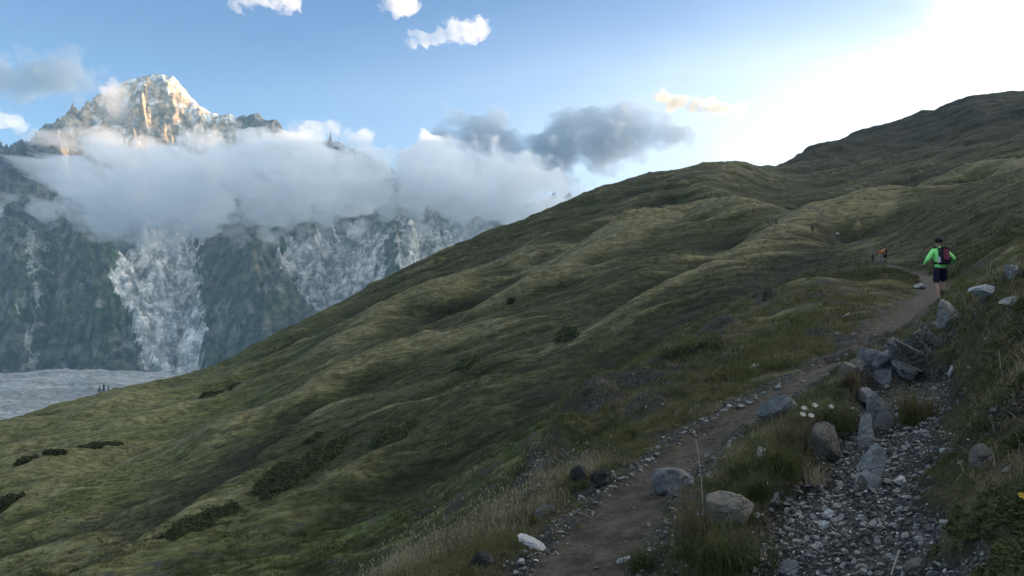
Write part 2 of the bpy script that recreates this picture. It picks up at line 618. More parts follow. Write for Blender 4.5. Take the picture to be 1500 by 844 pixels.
for L_, am in GULLIES:
    d_, _w = dist_line(xs_, ys_, wline([(a_, b_, 1) for a_, b_ in L_]))
    d_ = np.abs(d_ + wob1 * rs_ * 0.035)
    wd_ = rs_ * 0.045 + 1.0
    gullm[fm] += am * np.exp(-(d_ / wd_) ** 1.6)
Z = Z + np.clip(0.015 * RR, 0, 7) * far * (crestm - gullm * 1.25)
# secondary gullying of the flanks
sg_ = ridged((X0 + wp2) / 55, (yy + 2 * wp2) / 17, 4, 303)
Z = Z + (sg_ - 0.4) * np.clip(0.0042 * RR, 0, 1.4) * far * (1 - sstep(1300, 2000, RR))

# hummocky turf on the spur
turf = (1 - np.maximum(trail, grav)) * (1 - 0.5 * side)
hum = octave(4.5, 0.24, 51, 1.3) + octave(2.1, 0.22, 52, 1.4) + octave(1.0, 0.10, 53, 1.3) + octave(0.5, 0.05, 54, 1.2) + octave(0.25, 0.024, 55) + octave(0.12, 0.011, 56)
midk = sstep(4, 9, RR) * (1 - 0.35 * sstep(60, 200, RR)) * 0.8 + 0.35
calm = (0.25 + 0.75 * sstep(0.0, 1.6, dT - wT))
hum = hum * calm
Z = Z + hum * turf * midk
tus = np.maximum(0, octave(0.8, 1.0, 57, 1.5)) * 0.10 + np.maximum(0, octave(1.7, 1.0, 58, 1.6)) * 0.26
tus = tus * calm
Z = Z + tus * turf * sstep(6, 14, RR)
# trodden trail, washed-out gravel path, berm between them, rough banks
Z = Z - trail * 0.06 + trail * (octave(0.6, 0.015, 61) + octave(0.2, 0.006, 62))
Z = Z - grav * 0.10 + grav * (octave(0.5, 0.03, 63) + octave(0.17, 0.014, 64) + octave(0.07, 0.007, 65))
Z = Z + side * (octave(0.35, 0.05, 66) + octave(0.13, 0.03, 67) - 0.03)
berm = (1 - sstep(0.0, 0.25, dB - wB * 0.6)) * (1 - grav) * (1 - trail)
Z = Z + berm * 0.10
Z = Z + outc * 0.10 * (1 - trail)
# right hand bank is steeper and lumpier
bank = sstep(0.0, 0.5, (X0 - np.interp(Y0, GRAV[:7, 1][np.argsort(GRAV[:7, 1])], GRAV[:7, 0][np.argsort(GRAV[:7, 1])])) - 0.45) * (RR < 16) * sstep(2, 3, RR) * (X0 > 0)
Z = Z + bank * (octave(0.55, 0.10, 71) + octave(0.26, 0.05, 72) + octave(0.9, 0.08, 73))

bare = bank * sstep(0.04, 0.22, fbm(X0 / 0.75 + 3, Y0 / 0.75, 4, 310))
side = np.maximum(side, bare * 0.9 * (1 - grav))
EROD = wline([(705, 762, .5), (770, 700, .7), (835, 640, 1.0), (890, 592, 1.4), (950, 545, 2.0), (1010, 500, 2.6), (1060, 474, 3.0)])
dE, wE = dist_line(X0, Y0, EROD)
ero = (1 - sstep(-0.2, 0.5, dE - wE * 0.8 - n_edge * wE * 0.9)) * (RR < 50) * (1 - trail)
ero_n = sstep(-0.26, 0.06, fbm(X0 / (0.5 + RR * 0.05), Y0 / (0.5 + RR * 0.05), 4, 320))
Z = Z + ero * (octave(2.6, 0.42, 321) + octave(1.2, 0.28, 322) + octave(0.6, 0.14, 323) + octave(0.3, 0.05, 324) - 0.08 * ero_n)
side = np.maximum(side, ero * ero_n * 0.95)
bit = (RR > 9) * (RR < 70) * sstep(0.16, 0.34, fbm(X0 / 2.4, Y0 / 2.4, 4, 330)) * (1 - trail) * 0.8
side = np.maximum(side, bit)
ground_z = Sheet(Z)
A_dT = Sheet(np.clip(np.minimum(dT - wT, dG - wG), 0, 5))
A_trail, A_grav, A_side, A_bank = Sheet(np.maximum(trail, trailf)), Sheet(grav), Sheet(side), Sheet(bank * np.ones_like(Z))

# colour attributes; dry grass on crests and heath in gullies also paint relief shading
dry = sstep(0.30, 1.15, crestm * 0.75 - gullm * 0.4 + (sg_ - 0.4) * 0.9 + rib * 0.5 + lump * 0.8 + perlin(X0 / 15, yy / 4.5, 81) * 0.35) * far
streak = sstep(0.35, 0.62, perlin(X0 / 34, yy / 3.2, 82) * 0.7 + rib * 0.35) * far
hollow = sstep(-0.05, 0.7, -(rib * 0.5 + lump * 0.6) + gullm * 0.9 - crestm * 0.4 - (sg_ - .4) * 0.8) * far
dryn = sstep(-0.1, 0.5, fbm(X0 / 2.2, Y0 / 1.5, 4, 83)) * (1 - far)
gul = np.exp(-((dist_line(X0, Y0, wline([(520, 800, 1), (660, 740, 1), (780, 650, 1), (870, 595, 1)]))[0]) / 13.0) ** 2) * far * sstep(-0.4, 0.3, fbm(X0 / 9, Y0 / 9, 3, 88) + 0.2)
hollow = hollow * (1 - 0.7 * gul)
dry = dry * (1 - 0.7 * gul)
A_dry, A_hol, A_gul = Sheet(dry), Sheet(hollow), Sheet(gul)
ghm = np.stack([np.maximum(trail, trailf), grav, side], -1)
far_shade = sstep(560, 900, RR) * wr[None] * (RR < 2000)  # far hill darkened in colour to stand in for its shaded face
hollow = np.clip(hollow + far_shade * 0.95, 0, 1)
pxg = 750 + 1177 * X0 / np.maximum(Y0, 1)
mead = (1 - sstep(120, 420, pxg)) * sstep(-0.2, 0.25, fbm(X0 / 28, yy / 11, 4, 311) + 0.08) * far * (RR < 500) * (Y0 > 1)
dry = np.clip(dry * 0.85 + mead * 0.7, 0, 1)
hollow = hollow * (1 - 0.5 * mead)
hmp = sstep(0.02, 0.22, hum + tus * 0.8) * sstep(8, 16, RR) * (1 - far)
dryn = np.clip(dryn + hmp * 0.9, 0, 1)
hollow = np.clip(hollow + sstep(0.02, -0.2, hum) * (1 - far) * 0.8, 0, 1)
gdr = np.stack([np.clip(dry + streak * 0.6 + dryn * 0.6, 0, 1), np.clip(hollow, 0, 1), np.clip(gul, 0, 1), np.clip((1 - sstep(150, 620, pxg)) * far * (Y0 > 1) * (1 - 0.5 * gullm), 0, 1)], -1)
P = np.stack([X0, Y0, Z], -1)
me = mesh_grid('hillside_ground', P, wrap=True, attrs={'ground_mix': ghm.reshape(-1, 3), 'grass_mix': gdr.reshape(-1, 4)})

gm, N = new_mat('alpine turf and trail')
pos = N.n('ShaderNodeNewGeometry').outputs['Position']
am = N.n('ShaderNodeAttribute', attribute_name='ground_mix')
ag = N.n('ShaderNodeAttribute', attribute_name='grass_mix')
sm = N.n('ShaderNodeSeparateColor')
N.link(am.outputs['Color'], sm.inputs[0])
sg = N.n('ShaderNodeSeparateColor')
N.link(ag.outputs['Color'], sg.inputs[0])
nf = N.noise(N.vmul(pos, (1, 1.3, 1)), 9.0, 6, 0.72)
nm = N.noise(N.vmul(pos, (0.7, 1.4, 0.7)), 1.1, 6, 0.62)
nl = N.noise(N.vmul(pos, (0.35, 1.2, 0.35)), 0.16, 6, 0.62)
nxl = N.noise(pos, 0.012, 4, 0.6)
g1 = N.mix(N.ramp(nm, 0.34, 0.66), (0.019, 0.025, 0.010), (0.046, 0.055, 0.020))
g2 = N.mix(N.ramp(nl, 0.36, 0.66), g1, (0.060, 0.064, 0.028))
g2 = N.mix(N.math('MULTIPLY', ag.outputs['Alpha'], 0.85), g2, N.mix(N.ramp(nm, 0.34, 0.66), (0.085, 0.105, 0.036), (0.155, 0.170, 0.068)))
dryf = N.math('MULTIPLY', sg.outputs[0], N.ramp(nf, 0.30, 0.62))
g3 = N.mix(dryf, g2, (0.235, 0.220, 0.125))  # dry crests brightened further, relief light painted in
g4 = N.mix(N.math('MULTIPLY', sg.outputs[1], 0.92), g3, (0.018, 0.023, 0.013))  # gully heath darkened further, relief shade painted in
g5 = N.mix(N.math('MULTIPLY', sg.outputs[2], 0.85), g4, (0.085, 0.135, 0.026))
g5 = N.mix(N.ramp(nf, 0.48, 0.70), g5, N.mix(0.5, g5, (0.012, 0.014, 0.008)))
soil = N.mix(N.ramp(N.noise(pos, 14, 5, 0.7), 0.35, 0.65), (0.022, 0.022, 0.022), (0.075, 0.070, 0.063))
g5 = N.mix(N.ramp(N.noise(pos, 0.5, 5, 0.65), 0.40, 0.68), g5, N.mix(1.0, g5, (0.62, 0.56, 0.52), 'MULTIPLY'))
mc = N.noise(N.vmul(pos, (0.45, 1.5, 0.8)), 1.3, 9, 0.78, 0.4)
mc2 = N.noise(N.vmul(pos, (0.5, 1.3, 0.8)), 0.33, 8, 0.74, 0.6)
g5 = N.mix(1.0, g5, N.mix(N.ramp(mc, 0.36, 0.64), (0.58, 0.60, 0.58), (1.38, 1.36, 1.30)), 'MULTIPLY')  # random dark specks and tussock shadows painted into the turf
g5 = N.mix(1.0, g5, N.mix(N.ramp(mc2, 0.38, 0.62), (0.62, 0.64, 0.64), (1.30, 1.27, 1.2)), 'MULTIPLY')
c = N.mix(sm.outputs[2], g5, soil)
tn = N.noise(pos, 5, 8, 0.75)
dirt = N.mix(N.ramp(tn, 0.35, 0.68), (0.036, 0.031, 0.026), (0.100, 0.087, 0.072))
c = N.mix(sm.outputs[0], c, dirt)
vo = N.n('ShaderNodeTexVoronoi', ins={'Scale': 46.0, 'Randomness': 1.0})
N.link(pos, vo.inputs['Vector'])
sv = N.n('ShaderNodeSeparateColor')
N.link(vo.outputs['Color'], sv.inputs[0])
gr = N.mix(N.ramp(sv.outputs[0], 0.0, 1.0), (0.035, 0.034, 0.033), (0.120, 0.118, 0.112))
gr = N.mix(N.ramp(sv.outputs[1], 0.93, 0.97), gr, (0.32, 0.32, 0.30))
gr = N.mix(N.ramp(vo.outputs['Distance'], 0.3, 0.75), gr, (0.014, 0.014, 0.015))
gr = N.mix(N.ramp(N.noise(pos, 3.0, 4, 0.6), 0.45, 0.62), gr, N.mix(0.6, gr, (0.03, 0.027, 0.024)))
c = N.mix(sm.outputs[1], c, gr)
bh = N.math('ADD', N.math('MULTIPLY', nf, 0.5), N.math('MULTIPLY', nm, 1.6))
bh2 = N.math('ADD', bh, N.math('MULTIPLY', N.noise(pos, 40, 4, 0.7), 0.12))
bf = bsdf_out(N, c, 0.95, bh2, 0.8, 0.10, 0.12)
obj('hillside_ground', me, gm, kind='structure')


def ground_pt(px, py, **kw):
    return hit(ground_z, px, py, **kw)


def gnormal(x, y, e=0.08):
    zx = (ground_z(x + e, y) - ground_z(x - e, y)) / (2 * e)
    zy = (ground_z(x, y + e) - ground_z(x, y - e)) / (2 * e)
    n = np.stack([-zx, -zy, np.ones_like(zx)], -1)
    return n / np.linalg.norm(n, axis=-1, keepdims=True)


# ------------------------------------------------------------------ the massif across the valley
def build_massif():
    KT = {  # px: base, mid, shoulder, upper, crest   as (y metres, picture row)
        -700: [(4900, 550), (5300, 440), (5750, 330), (6500, 300), (7300, 290)],
        -150: [(4900, 550), (5300, 440), (5750, 330), (6500, 290), (7300, 262)],
        0: [(4880, 549), (5280, 430), (5750, 320), (6300, 262), (7250, 244)],
        50: [(4880, 549), (5270, 430), (5750, 318), (6300, 240), (7250, 214)],
        95: [(4900, 549), (5270, 430), (5750, 316), (6350, 228), (7250, 172)],
        150: [(4920, 549), (5280, 430), (5750, 316), (6500, 250), (7250, 149)],
        190: [(4950, 550), (5400, 430), (5900, 330), (6500, 250), (7250, 122)],
        235: [(5080, 552), (5700, 440), (6200, 345), (6650, 240), (7250, 108)],
        290: [(5150, 552), (5800, 430), (6300, 340), (6700, 260), (7300, 155)],
        330: [(5050, 552), (5600, 440), (6200, 350), (6800, 280), (7400, 169)],
        372: [(4880, 553), (5200, 450), (5520, 352), (6700, 290), (7400, 166)],
        420: [(5050, 553), (5500, 460), (6000, 370), (6800, 300), (7400, 195)],
        480: [(5300, 553), (5900, 450), (6500, 350), (7000, 290), (7500, 205)],
        540: [(5400, 553), (5900, 450), (6500, 345), (7000, 300), (7500, 235)],
        575: [(5200, 553), (5600, 450), (6000, 322), (6900, 300), (7500, 250)],
        640: [(5300, 553), (5800, 450), (6400, 335), (7000, 310), (7500, 275)],
        700: [(5600, 553), (6300, 450), (7000, 345), (7400, 330), (7900, 300)],
        820: [(5900, 553), (6600, 450), (7300, 350), (7800, 320), (8200, 292)],
        1100: [(6000, 553), (6700, 450), (7400, 360), (7900, 330), (8300, 300)],
    }
    xs = np.linspace(-7500, 3200, 820)
    fine = np.linspace(-5900, 900, 720)
    xs = np.unique(np.concatenate([np.linspace(-8000, -5900, 40), fine, np.linspace(900, 3300, 60)]))
    ys = np.concatenate([np.linspace(4550, 7600, 400), np.linspace(7620, 9800, 50)])
    X, Y = np.meshgrid(xs, ys)
    # px position of each ground point decides the knots (x/y ratio)
    pc = np.array(sorted(KT), float)
    ky = np.array([[p[0] for p in KT[int(c)]] for c in pc], float)
    kz = np.array([[p[0] * (float(pdir(c, p[1])[2]) / float(pdir(c, p[1])[1])) for p in KT[int(c)]] for c in pc])
    # columns follow lines of constant x at mid depth
    pxx = 750 + 1177 * xs / 6300.0
    # shift: feature px at each knot depth differs slightly; evaluate knots at px for own depth
    Ky = np.zeros((5, len(xs)))
    Kz = np.zeros((5, len(xs)))
    refd = [5000, 5400, 6000, 6600, 7300]
    for k in range(5):
        pk = 750 + 1177 * xs / refd[k]
        Ky[k] = interp_cols(pc, ky[:, k:k + 1], pk)[:, 0]
        Kz[k] = interp_cols(pc, kz[:, k:k + 1], pk)[:, 0]
    for k in range(1, 5):
        Ky[k] = np.maximum(Ky[k], Ky[k - 1] + 120)
    # sharp teeth on the crest
    px4 = 750 + 1177 * xs / refd[4]
    sil = [(-700, 300), (-300, 275), (-100, 268), (0, 240), (20, 226), (45, 212), (60, 206), (78, 176), (95, 170), (110, 166), (128, 154), (140, 158), (150, 148), (165, 133), (176, 124), (186, 127), (196, 119), (208, 113), (226, 111), (240, 109), (254, 111), (266, 124), (276, 140), (290, 154), (304, 166), (318, 170), (333, 168), (342, 176), (352, 167), (358, 172), (372, 165), (380, 174), (388, 178), (398, 175), (404, 180), (412, 200), (440, 205), (484, 208), (530, 225), (600, 262), (700, 300), (790, 300), (812, 292), (818, 280), (826, 290), (838, 287), (845, 283), (852, 290), (900, 305), (1100, 300)]
    sp = np.interp(px4, [a for a, b in sil], [b for a, b in sil]) + 3.0 * fbm(px4 / 9, 0 * px4, 3, 91)
    sp = sp + 9 * (1 - sstep(150, 200, px4)) * sstep(40, 80, px4)
    Kz[4] = Ky[4] * pdir(px4, sp)[2] / pdir(px4, sp)[1]
    yk = np.concatenate([[np.full(len(xs), 4300.0), Ky[0] - 130], Ky, [Ky[4] + 500, Ky[4] + 2600]])
    zk_ = np.concatenate([[np.full(len(xs), -560.0), Kz[0] - 40], Kz, [Kz[4] - 500, np.full(len(xs), -300.0)]])
    # sideways meander of the walls: warp the depth coordinate
    wy = fbm(X / 900, Y / 900, 4, 101) * 130 + ridged(X / 420, Y / 1300, 4, 102) * 190 - 90
    wx = fbm(X / 700, Y / 700, 3, 103) * 60
    t = sstep(4700, 5200, Y) * (1 - sstep(6600, 7150, Y))
    Zm = np.zeros_like(X)
    Yq = Y + wy * t
    Zm = pchip_eval(yk, zk_, Yq)
    Zm = np.where(Yq > yk[-1], -300, Zm)
    # crags: ribs and couloirs running down the faces, ledges across
    act = sstep(-520, -380, Zm)
    rb = ridged((X + wx + 0.5 * Y) / 260, (Y - 0.3 * X) / 420, 5, 111)
    rb2 = ridged((X + wx * 2 + Y * 0.2) / 120, (Y - X * 0.2) / 130, 5, 112)
    led = fbm(X / 160, Zm / 45, 4, 113)
    soft = np.ones_like(X)
    big = ridged((X + wx + 0.35 * Y) / 620, Y / 1500, 4, 118)
    cr = 1 - 0.90 * np.exp(-((Y - Ky[4][None]) / 230.0) ** 2)
    crb = 1 - 0.97 * np.exp(-((Y - Ky[4][None]) / 480.0) ** 2)
    Zm = Zm + act * cr * ((big - 0.45) * 420 * crb * sstep(-500, -150, Zm) + (rb - 0.45) * 200 + (rb2 - 0.4) * 95 + led * 26)
    # couloirs of the summit wall
    hi = sstep(900, 1300, Zm)
    Zm = Zm + hi * cr * (ridged((X + Y * 0.2) / 60, Y / 500, 3, 115) - 0.4) * 60
    # buttresses standing out from the wall
    for apx, apy, ya, bpx, yb, sl in [(370, 350, 5480, 392, 4680, 1.15), (300, 470, 5150, 318, 4700, 1.2), (120, 322, 5500, 165, 4640, 1.0), (20, 318, 5500, 20, 4640, 0.95), (575, 322, 5800, 600, 4900, 1.3), (200, 450, 5150, 212, 4760, 1.3), (455, 450, 5400, 440, 4800, 1.3), (640, 350, 6000, 660, 5100, 1.3), (-80, 330, 5500, -60, 4640, 1.0)]:
        tt = np.clip((Y - yb) / (ya - yb), 0, 1.6)
        xa = float(pdir(apx, apy)[0] / pdir(apx, apy)[1]) * ya
        xb = float(pdir(bpx, 545)[0] / pdir(bpx, 545)[1]) * yb
        za = float(pdir(apx, apy)[2] / pdir(apx, apy)[1]) * ya
        zr = -600 + (za + 600) * np.minimum(tt, 1) ** 0.85 + np.clip(tt - 1, 0, 1) * 60
        xr = xb + (xa - xb) * tt + fbm(Y / 260, Y * 0 + apx, 3, int(apx) + 400) * 60
        tent = zr - sl * np.abs(X - xr) * (1 + 0.25 * fbm(X / 120, Y / 120, 3, 77)) + (ridged((X + Y) / 120, (Y - X) / 200, 4, 78) - 0.4) * 90 * (np.abs(X - xr) > 15)
        Zm = np.where((tent > Zm) & (Y > yb - 50), tent, Zm)
    # gendarmes
    Zm = Zm + sstep(900, 1300, Zm) * np.clip(perlin(X / 45, Y / 60, 116), 0, 1) * 40 * cr
    xn, yn = float(pdir(484, 178)[0] / pdir(484, 178)[1]) * 7400, 7400.0
    zn = float(pdir(484, 178)[2] / pdir(484, 178)[1]) * 7400
    Zm = np.maximum(Zm, zn - 60 - np.hypot(X - xn, (Y - yn) * 0.6) * 8.0)
    # colour: kinds of rock, scree, green ledges, snow
    gx = np.gradient(Zm, axis=1) / np.gradient(X, axis=1)
    gy = np.gradient(Zm, axis=0) / np.gradient(Y, axis=0)
    slope = np.hypot(gx, gy)
    pxv = 750 + 1177 * X / Y
    pyv = 440 - 1177 * Zm / Y
    nz = fbm(X / 140, Y / 140, 5, 121)
    nz2 = fbm(X / 35, Zm / 60, 4, 122)
    nz3 = fbm(X / 400, Zm / 300, 4, 123)

    def region(pts):
        """polygon in the x-z view of the wall: soft inside factor"""
        inside = np.zeros(X.shape, bool)
        q = np.array(pts, float)
        px_ = pxv + nz * 40 + nz2 * 16
        py_ = pyv + nz * 34 + nz2 * 14
        for i in range(len(q)):
            x1, y1 = q[i]
            x2, y2 = q[(i + 1) % len(q)]
            c_ = ((y1 > py_) != (y2 > py_)) & (px_ < (x2 - x1) * (py_ - y1) / (y2 - y1 + 1e-9) + x1)
            inside ^= c_
        return inside.astype(float)
    ice1 = region([(215, 330), (285, 330), (292, 420), (296, 480), (300, 560), (215, 560), (205, 500), (180, 440), (160, 400), (185, 370)])
    ice2 = region([(420, 352), (565, 330), (560, 430), (520, 470), (470, 460), (440, 430), (415, 385)])
    pale3 = region([(590, 325), (670, 330), (700, 360), (600, 440), (585, 400)])
    strm = region([(36, 330), (60, 345), (62, 430), (48, 450), (52, 540), (36, 540), (44, 440), (50, 400)])
    col = np.zeros(X.shape + (3,))
    rock = np.array([.115, .125, .095])
    green = np.array([.052, .088, .030])
    pale = np.array([.72, .71, .70])
    brown = np.array([.22, .19, .14])
    snow = np.array([.78, .80, .82])
    col[:] = rock
    vg = sstep(-0.45, 0.15, nz3 + 0.5 * nz - 0.25 * (slope - 1.2)) * (1 - sstep(350, 750, Zm))
    col = col * (1 - vg[..., None]) + green * vg[..., None]
    bw = sstep(0.15, 0.5, fbm(X / 260, Zm / 180, 4, 131)) * 0.7
    col = col * (1 - bw[..., None]) + brown * bw[..., None]
    sc = sstep(0.36, 0.5, np.maximum(ridged((X + Zm * .4) / 330, Zm / 500, 3, 132) - 0.30, fbm((X - Zm * .35) / 90, Zm / 330, 4, 133) + .08)) * 0.35
    col = col * (1 - sc[..., None]) + pale * 0.7 * sc[..., None]
    pl = np.clip(np.maximum(np.maximum(ice1 * 0.95, ice2 * 0.75), np.maximum(pale3 * 0.6, strm * 0.45)), 0, 1) * sstep(-0.9, -0.35, nz2 + nz * 0.4)
    col = col * (1 - pl[..., None]) + pale * pl[..., None]
    tri = region([(370, 350), (300, 440), (290, 560), (470, 560), (475, 480), (420, 400)])
    tw = tri * sstep(-0.3, 0.3, nz + nz2 * 0.5) * 0.6
    col = col * (1 - tw[..., None]) + np.array([.15, .14, .10]) * tw[..., None]
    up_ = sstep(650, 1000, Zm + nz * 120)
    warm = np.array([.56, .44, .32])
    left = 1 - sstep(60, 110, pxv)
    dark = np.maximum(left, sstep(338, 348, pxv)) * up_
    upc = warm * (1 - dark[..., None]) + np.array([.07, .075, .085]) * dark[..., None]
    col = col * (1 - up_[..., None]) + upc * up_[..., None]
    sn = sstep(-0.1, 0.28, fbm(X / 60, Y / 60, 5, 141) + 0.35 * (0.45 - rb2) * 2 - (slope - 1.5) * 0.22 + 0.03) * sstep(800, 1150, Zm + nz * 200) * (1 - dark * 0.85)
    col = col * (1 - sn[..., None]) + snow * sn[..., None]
    fo = (1 - sstep(-500, -400, Zm + nz * 60)) * (pxv < 245)
    col = col * (1 - fo[..., None]) + np.array([.022, .034, .018]) * fo[..., None]
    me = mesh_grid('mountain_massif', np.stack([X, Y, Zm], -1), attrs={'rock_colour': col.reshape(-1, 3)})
    m, N = new_mat('alpine rock and snow')
    pos = N.n('ShaderNodeNewGeometry').outputs['Position']
    a = N.n('ShaderNodeAttribute', attribute_name='rock_colour')
    n1 = N.noise(N.vmul(pos, (1, 0.8, 0.75)), 0.015, 10, 0.66, 0.0)
    n2 = N.noise(N.vmul(pos, (1, 1, 2.5)), 0.012, 6, 0.62)
    f = N.math('MULTIPLY', N.ramp(n1, 0.36, 0.66), 1.0)
    c = N.mix(1.0, a.outputs['Color'], N.mix(f, (0.38, 0.40, 0.40), (1.5, 1.46, 1.40)), 'MULTIPLY')
    c = N.mix(1.0, c, N.mix(N.ramp(n2, 0.35, 0.65), (0.68, 0.72, 0.70), (1.25, 1.22, 1.18)), 'MULTIPLY')
    n3 = N.noise(N.vmul(pos, (0.55, 0.5, 1.6)), 0.030, 7, 0.7, 0.8)
    c = N.mix(N.ramp(n3, 0.56, 0.66), c, N.mix(1.0, c, (0.5, 0.52, 0.52), 'MULTIPLY'))
    bsdf_out(N, c, 0.95, n1, 1.0, 24.0, 0.1)
    obj('mountain_massif', me, m, kind='structure')


build_massif()


# white moraine in the valley floor
def build_moraine():
    xs = np.linspace(-4200, -900, 300)
    ys = np.linspace(3000, 4750, 130)
    X, Y = np.meshgrid(xs, ys)
    pk = 750 + 1177 * xs / 4250.0
    top = np.interp(pk, [-300, 0, 60, 130, 240, 330], [551, 550, 545, 544, 549, 556])
    zt = 4250 * pdir(pk, top)[2] / pdir(pk, top)[1]
    yk = np.stack([np.full(300, v) for v in (3000., 3300, 3800, 4250, 4400, 4750)])
    zk_ = np.stack([np.full(300, -575.), np.full(300, -535.), zt - 62, zt, zt - 25, np.full(300, -575.)])
    Z_ = pchip_eval(yk, zk_, Y + fbm(X / 300, Y / 300, 3, 5) * 60)
    ed = sstep(-900, -1250, X)
    Z_ = Z_ * ed + -575 * (1 - ed)
    Z_ = Z_ + ed * (fbm(X / 260, Y / 120, 5, 7) * 26 + ridged(X / 900, Y / 60, 3, 9) * 14 + fbm(X / 30, Y / 30, 4, 8) * 7)
    me = mesh_grid('glacier_moraine', np.stack([X, Y, Z_], -1))
    m, N = new_mat('pale moraine rubble')
    pos = N.n('ShaderNodeNewGeometry').outputs['Position']
    n1 = N.noise(N.vmul(pos, (0.7, 1, 1.5)), 0.05, 10, 0.78, 0.2)
    c = N.mix(N.ramp(n1, 0.38, 0.62), (0.32, 0.31, 0.28), (0.66, 0.64, 0.59))
    c = N.mix(N.ramp(N.noise(N.vmul(pos, (0.3, 1.6, 1.0)), 0.008, 8, 0.7), 0.42, 0.58), c, N.mix(1.0, c, (0.62, 0.64, 0.62), 'MULTIPLY'))
    bsdf_out(N, c, 0.95, n1, 1.0, 8.0)
    obj('glacier_moraine', me, m, kind='structure')


build_moraine()


# unseen mountain chain added behind the hill to shade the massif and cloud bank
def build_shade_chain():
    a = np.linspace(0, 1, 260)
    cxs = np.interp(a, [0, .25, .6, 1], [1500, 2600, 4200, 6600])
    cys = np.interp(a, [0, .25, .6, 1], [3000, 5200, 8200, 9300])
    n = fbm(a * 18, a * 0, 5, 3)
    crest = np.interp(a, [0, .06, .25, .6, .8, 1], [250, 560, 1080, 1700, 2050, 2100]) + n * 60
    off = np.linspace(-1, 1, 61)
    nx, ny = 0.85, -0.52
    X = cxs[None] + off[:, None] * nx * 1500
    Y = cys[None] + off[:, None] * ny * 1500
    prof = 1 - np.abs(off) ** 0.85
    Z_ = -560 + (crest[None] + 560) * prof[:, None] + ridged(X / 500, Y / 500, 5, 12) * 160 * prof[:, None] * (1 - prof[:, None]) * 3
    me = mesh_grid('unseen_shade_chain', np.stack([X, Y, Z_], -1))
    obj('unseen_shade_chain', me, bpy.data.materials['distant rock'], kind='structure')


m_, N = new_mat('distant rock')
pos = N.n('ShaderNodeNewGeometry').outputs['Position']
n1 = N.noise(pos, 0.01, 7, 0.65)
bsdf_out(N, N.mix(N.ramp(n1, .35, .65), (0.08, 0.08, 0.07), (0.2, 0.19, 0.18)), 0.95, n1, 1.0, 10.0)
build_shade_chain()


# ------------------------------------------------------------------ clouds: closed lens-shaped bodies of vapour
def cloud_mat(name, dens, color, aniso=0.3):
    m, N = new_mat(name)
    pv = N.n('ShaderNodeVolumePrincipled', ins={'Density': dens, 'Color': (*color, 1), 'Anisotropy': aniso})
    o = N.n('ShaderNodeOutputMaterial')
    N.link(pv.outputs[0], o.inputs['Volume'])
    return m


def cloud(name, depth, poly, mat, thick=300, soft=26, nscale=45, namp=0.8, seed=1, step=4, tilt=0.0, relief=0.5, **tags):
    """poly: outline (picture px) laid out on an upright plane `depth` metres away; the body swells either side of it"""
    q = np.array(poly, float)
    x0, x1 = q[:, 0].min() - soft * 1.6, q[:, 0].max() + soft * 1.6
    y0, y1 = q[:, 1].min() - soft * 1.6, q[:, 1].max() + soft * 1.6
    gx = np.arange(x0, x1 + step, step)
    gy = np.arange(y0, y1 + step, step)
    PX, PY = np.meshgrid(gx, gy)
    wx = PX + fbm(PX / nscale, PY / nscale, 4, seed) * soft * 1.1
    wy_ = PY + fbm(PX / nscale + 40, PY / nscale, 4, seed + 3) * soft * 0.9
    inside = np.zeros(PX.shape, bool)
    dmin = np.full(PX.shape, 1e9)
    for i in range(len(q)):
        a, b = q[i], q[(i + 1) % len(q)]
        c_ = ((a[1] > wy_) != (b[1] > wy_)) & (wx < (b[0] - a[0]) * (wy_ - a[1]) / (b[1] - a[1] + 1e-9) + a[0])
        inside ^= c_
        d = b - a
        t = np.clip(((wx - a[0]) * d[0] + (wy_ - a[1]) * d[1]) / (d @ d), 0, 1)
        dmin = np.minimum(dmin, np.hypot(wx - a[0] - t * d[0], wy_ - a[1] - t * d[1]))
    sdist = np.where(inside, dmin, -dmin)
    body = sstep(-soft * 0.9, soft * 1.5, sdist)
    n = fbm(PX / nscale * 1.2, PY / nscale * 1.5, 6, seed + 9, gain=0.58)
    h = body * (1 + namp * n * 1.4) - (1 - body) * 0.35 * (0.5 - n) - 0.04
    h = np.clip(h, 0, None) ** 1.25 * sstep(-soft * 1.1, -soft * 0.2, sdist)
    edge = np.zeros_like(h)
    h[0] = h[-1] = 0
    h[:, 0] = h[:, -1] = 0
    h = h * thick
    dx, dy, dz = pdir(PX, PY)
    lum = fbm(PX / nscale / 1.6, PY / nscale / 1.3, 4, seed + 20) * relief * thick
    D0 = depth + (PX - PX.mean()) * tilt
    yc = D0 + lum * sstep(0, 1, body)
    cx_, cz_ = dx / dy * D0, dz / dy * D0
    F_ = np.stack([cx_, yc - h, cz_], -1)
    B_ = np.stack([cx_, yc + h * 1.0, cz_], -1)
    nn = PX.size
    M_, N_ = PX.shape
    idx = np.arange(nn).reshape(M_, N_)
    # keep only cells with some thickness
    hc = np.maximum(np.maximum(h[:-1, :-1], h[1:, :-1]), np.maximum(h[:-1, 1:], h[1:, 1:]))
    keep = hc > 0
    a, b, c_, d = idx[:-1, :-1][keep], idx[:-1, 1:][keep], idx[1:, 1:][keep], idx[1:, :-1][keep]
    # front uses idx, back uses idx + nn except where h == 0 (shared rim)
    hz = h.ravel() <= 0
    back = np.where(hz, np.arange(nn), np.arange(nn) + nn)
    Ff = np.stack([a, d, c_, b], 1)
    Fb = np.stack([back[a], back[b], back[c_], back[d]], 1)
    V = np.concatenate([F_.reshape(-1, 3), B_.reshape(-1, 3)])
    Fa = np.concatenate([Ff, Fb])
    used = np.unique(Fa)
    re = np.zeros(len(V), np.int64)
    re[used] = np.arange(len(used))
    me = mesh_np(name, V[used], re[Fa])
    return obj(name, me, mat, **tags)


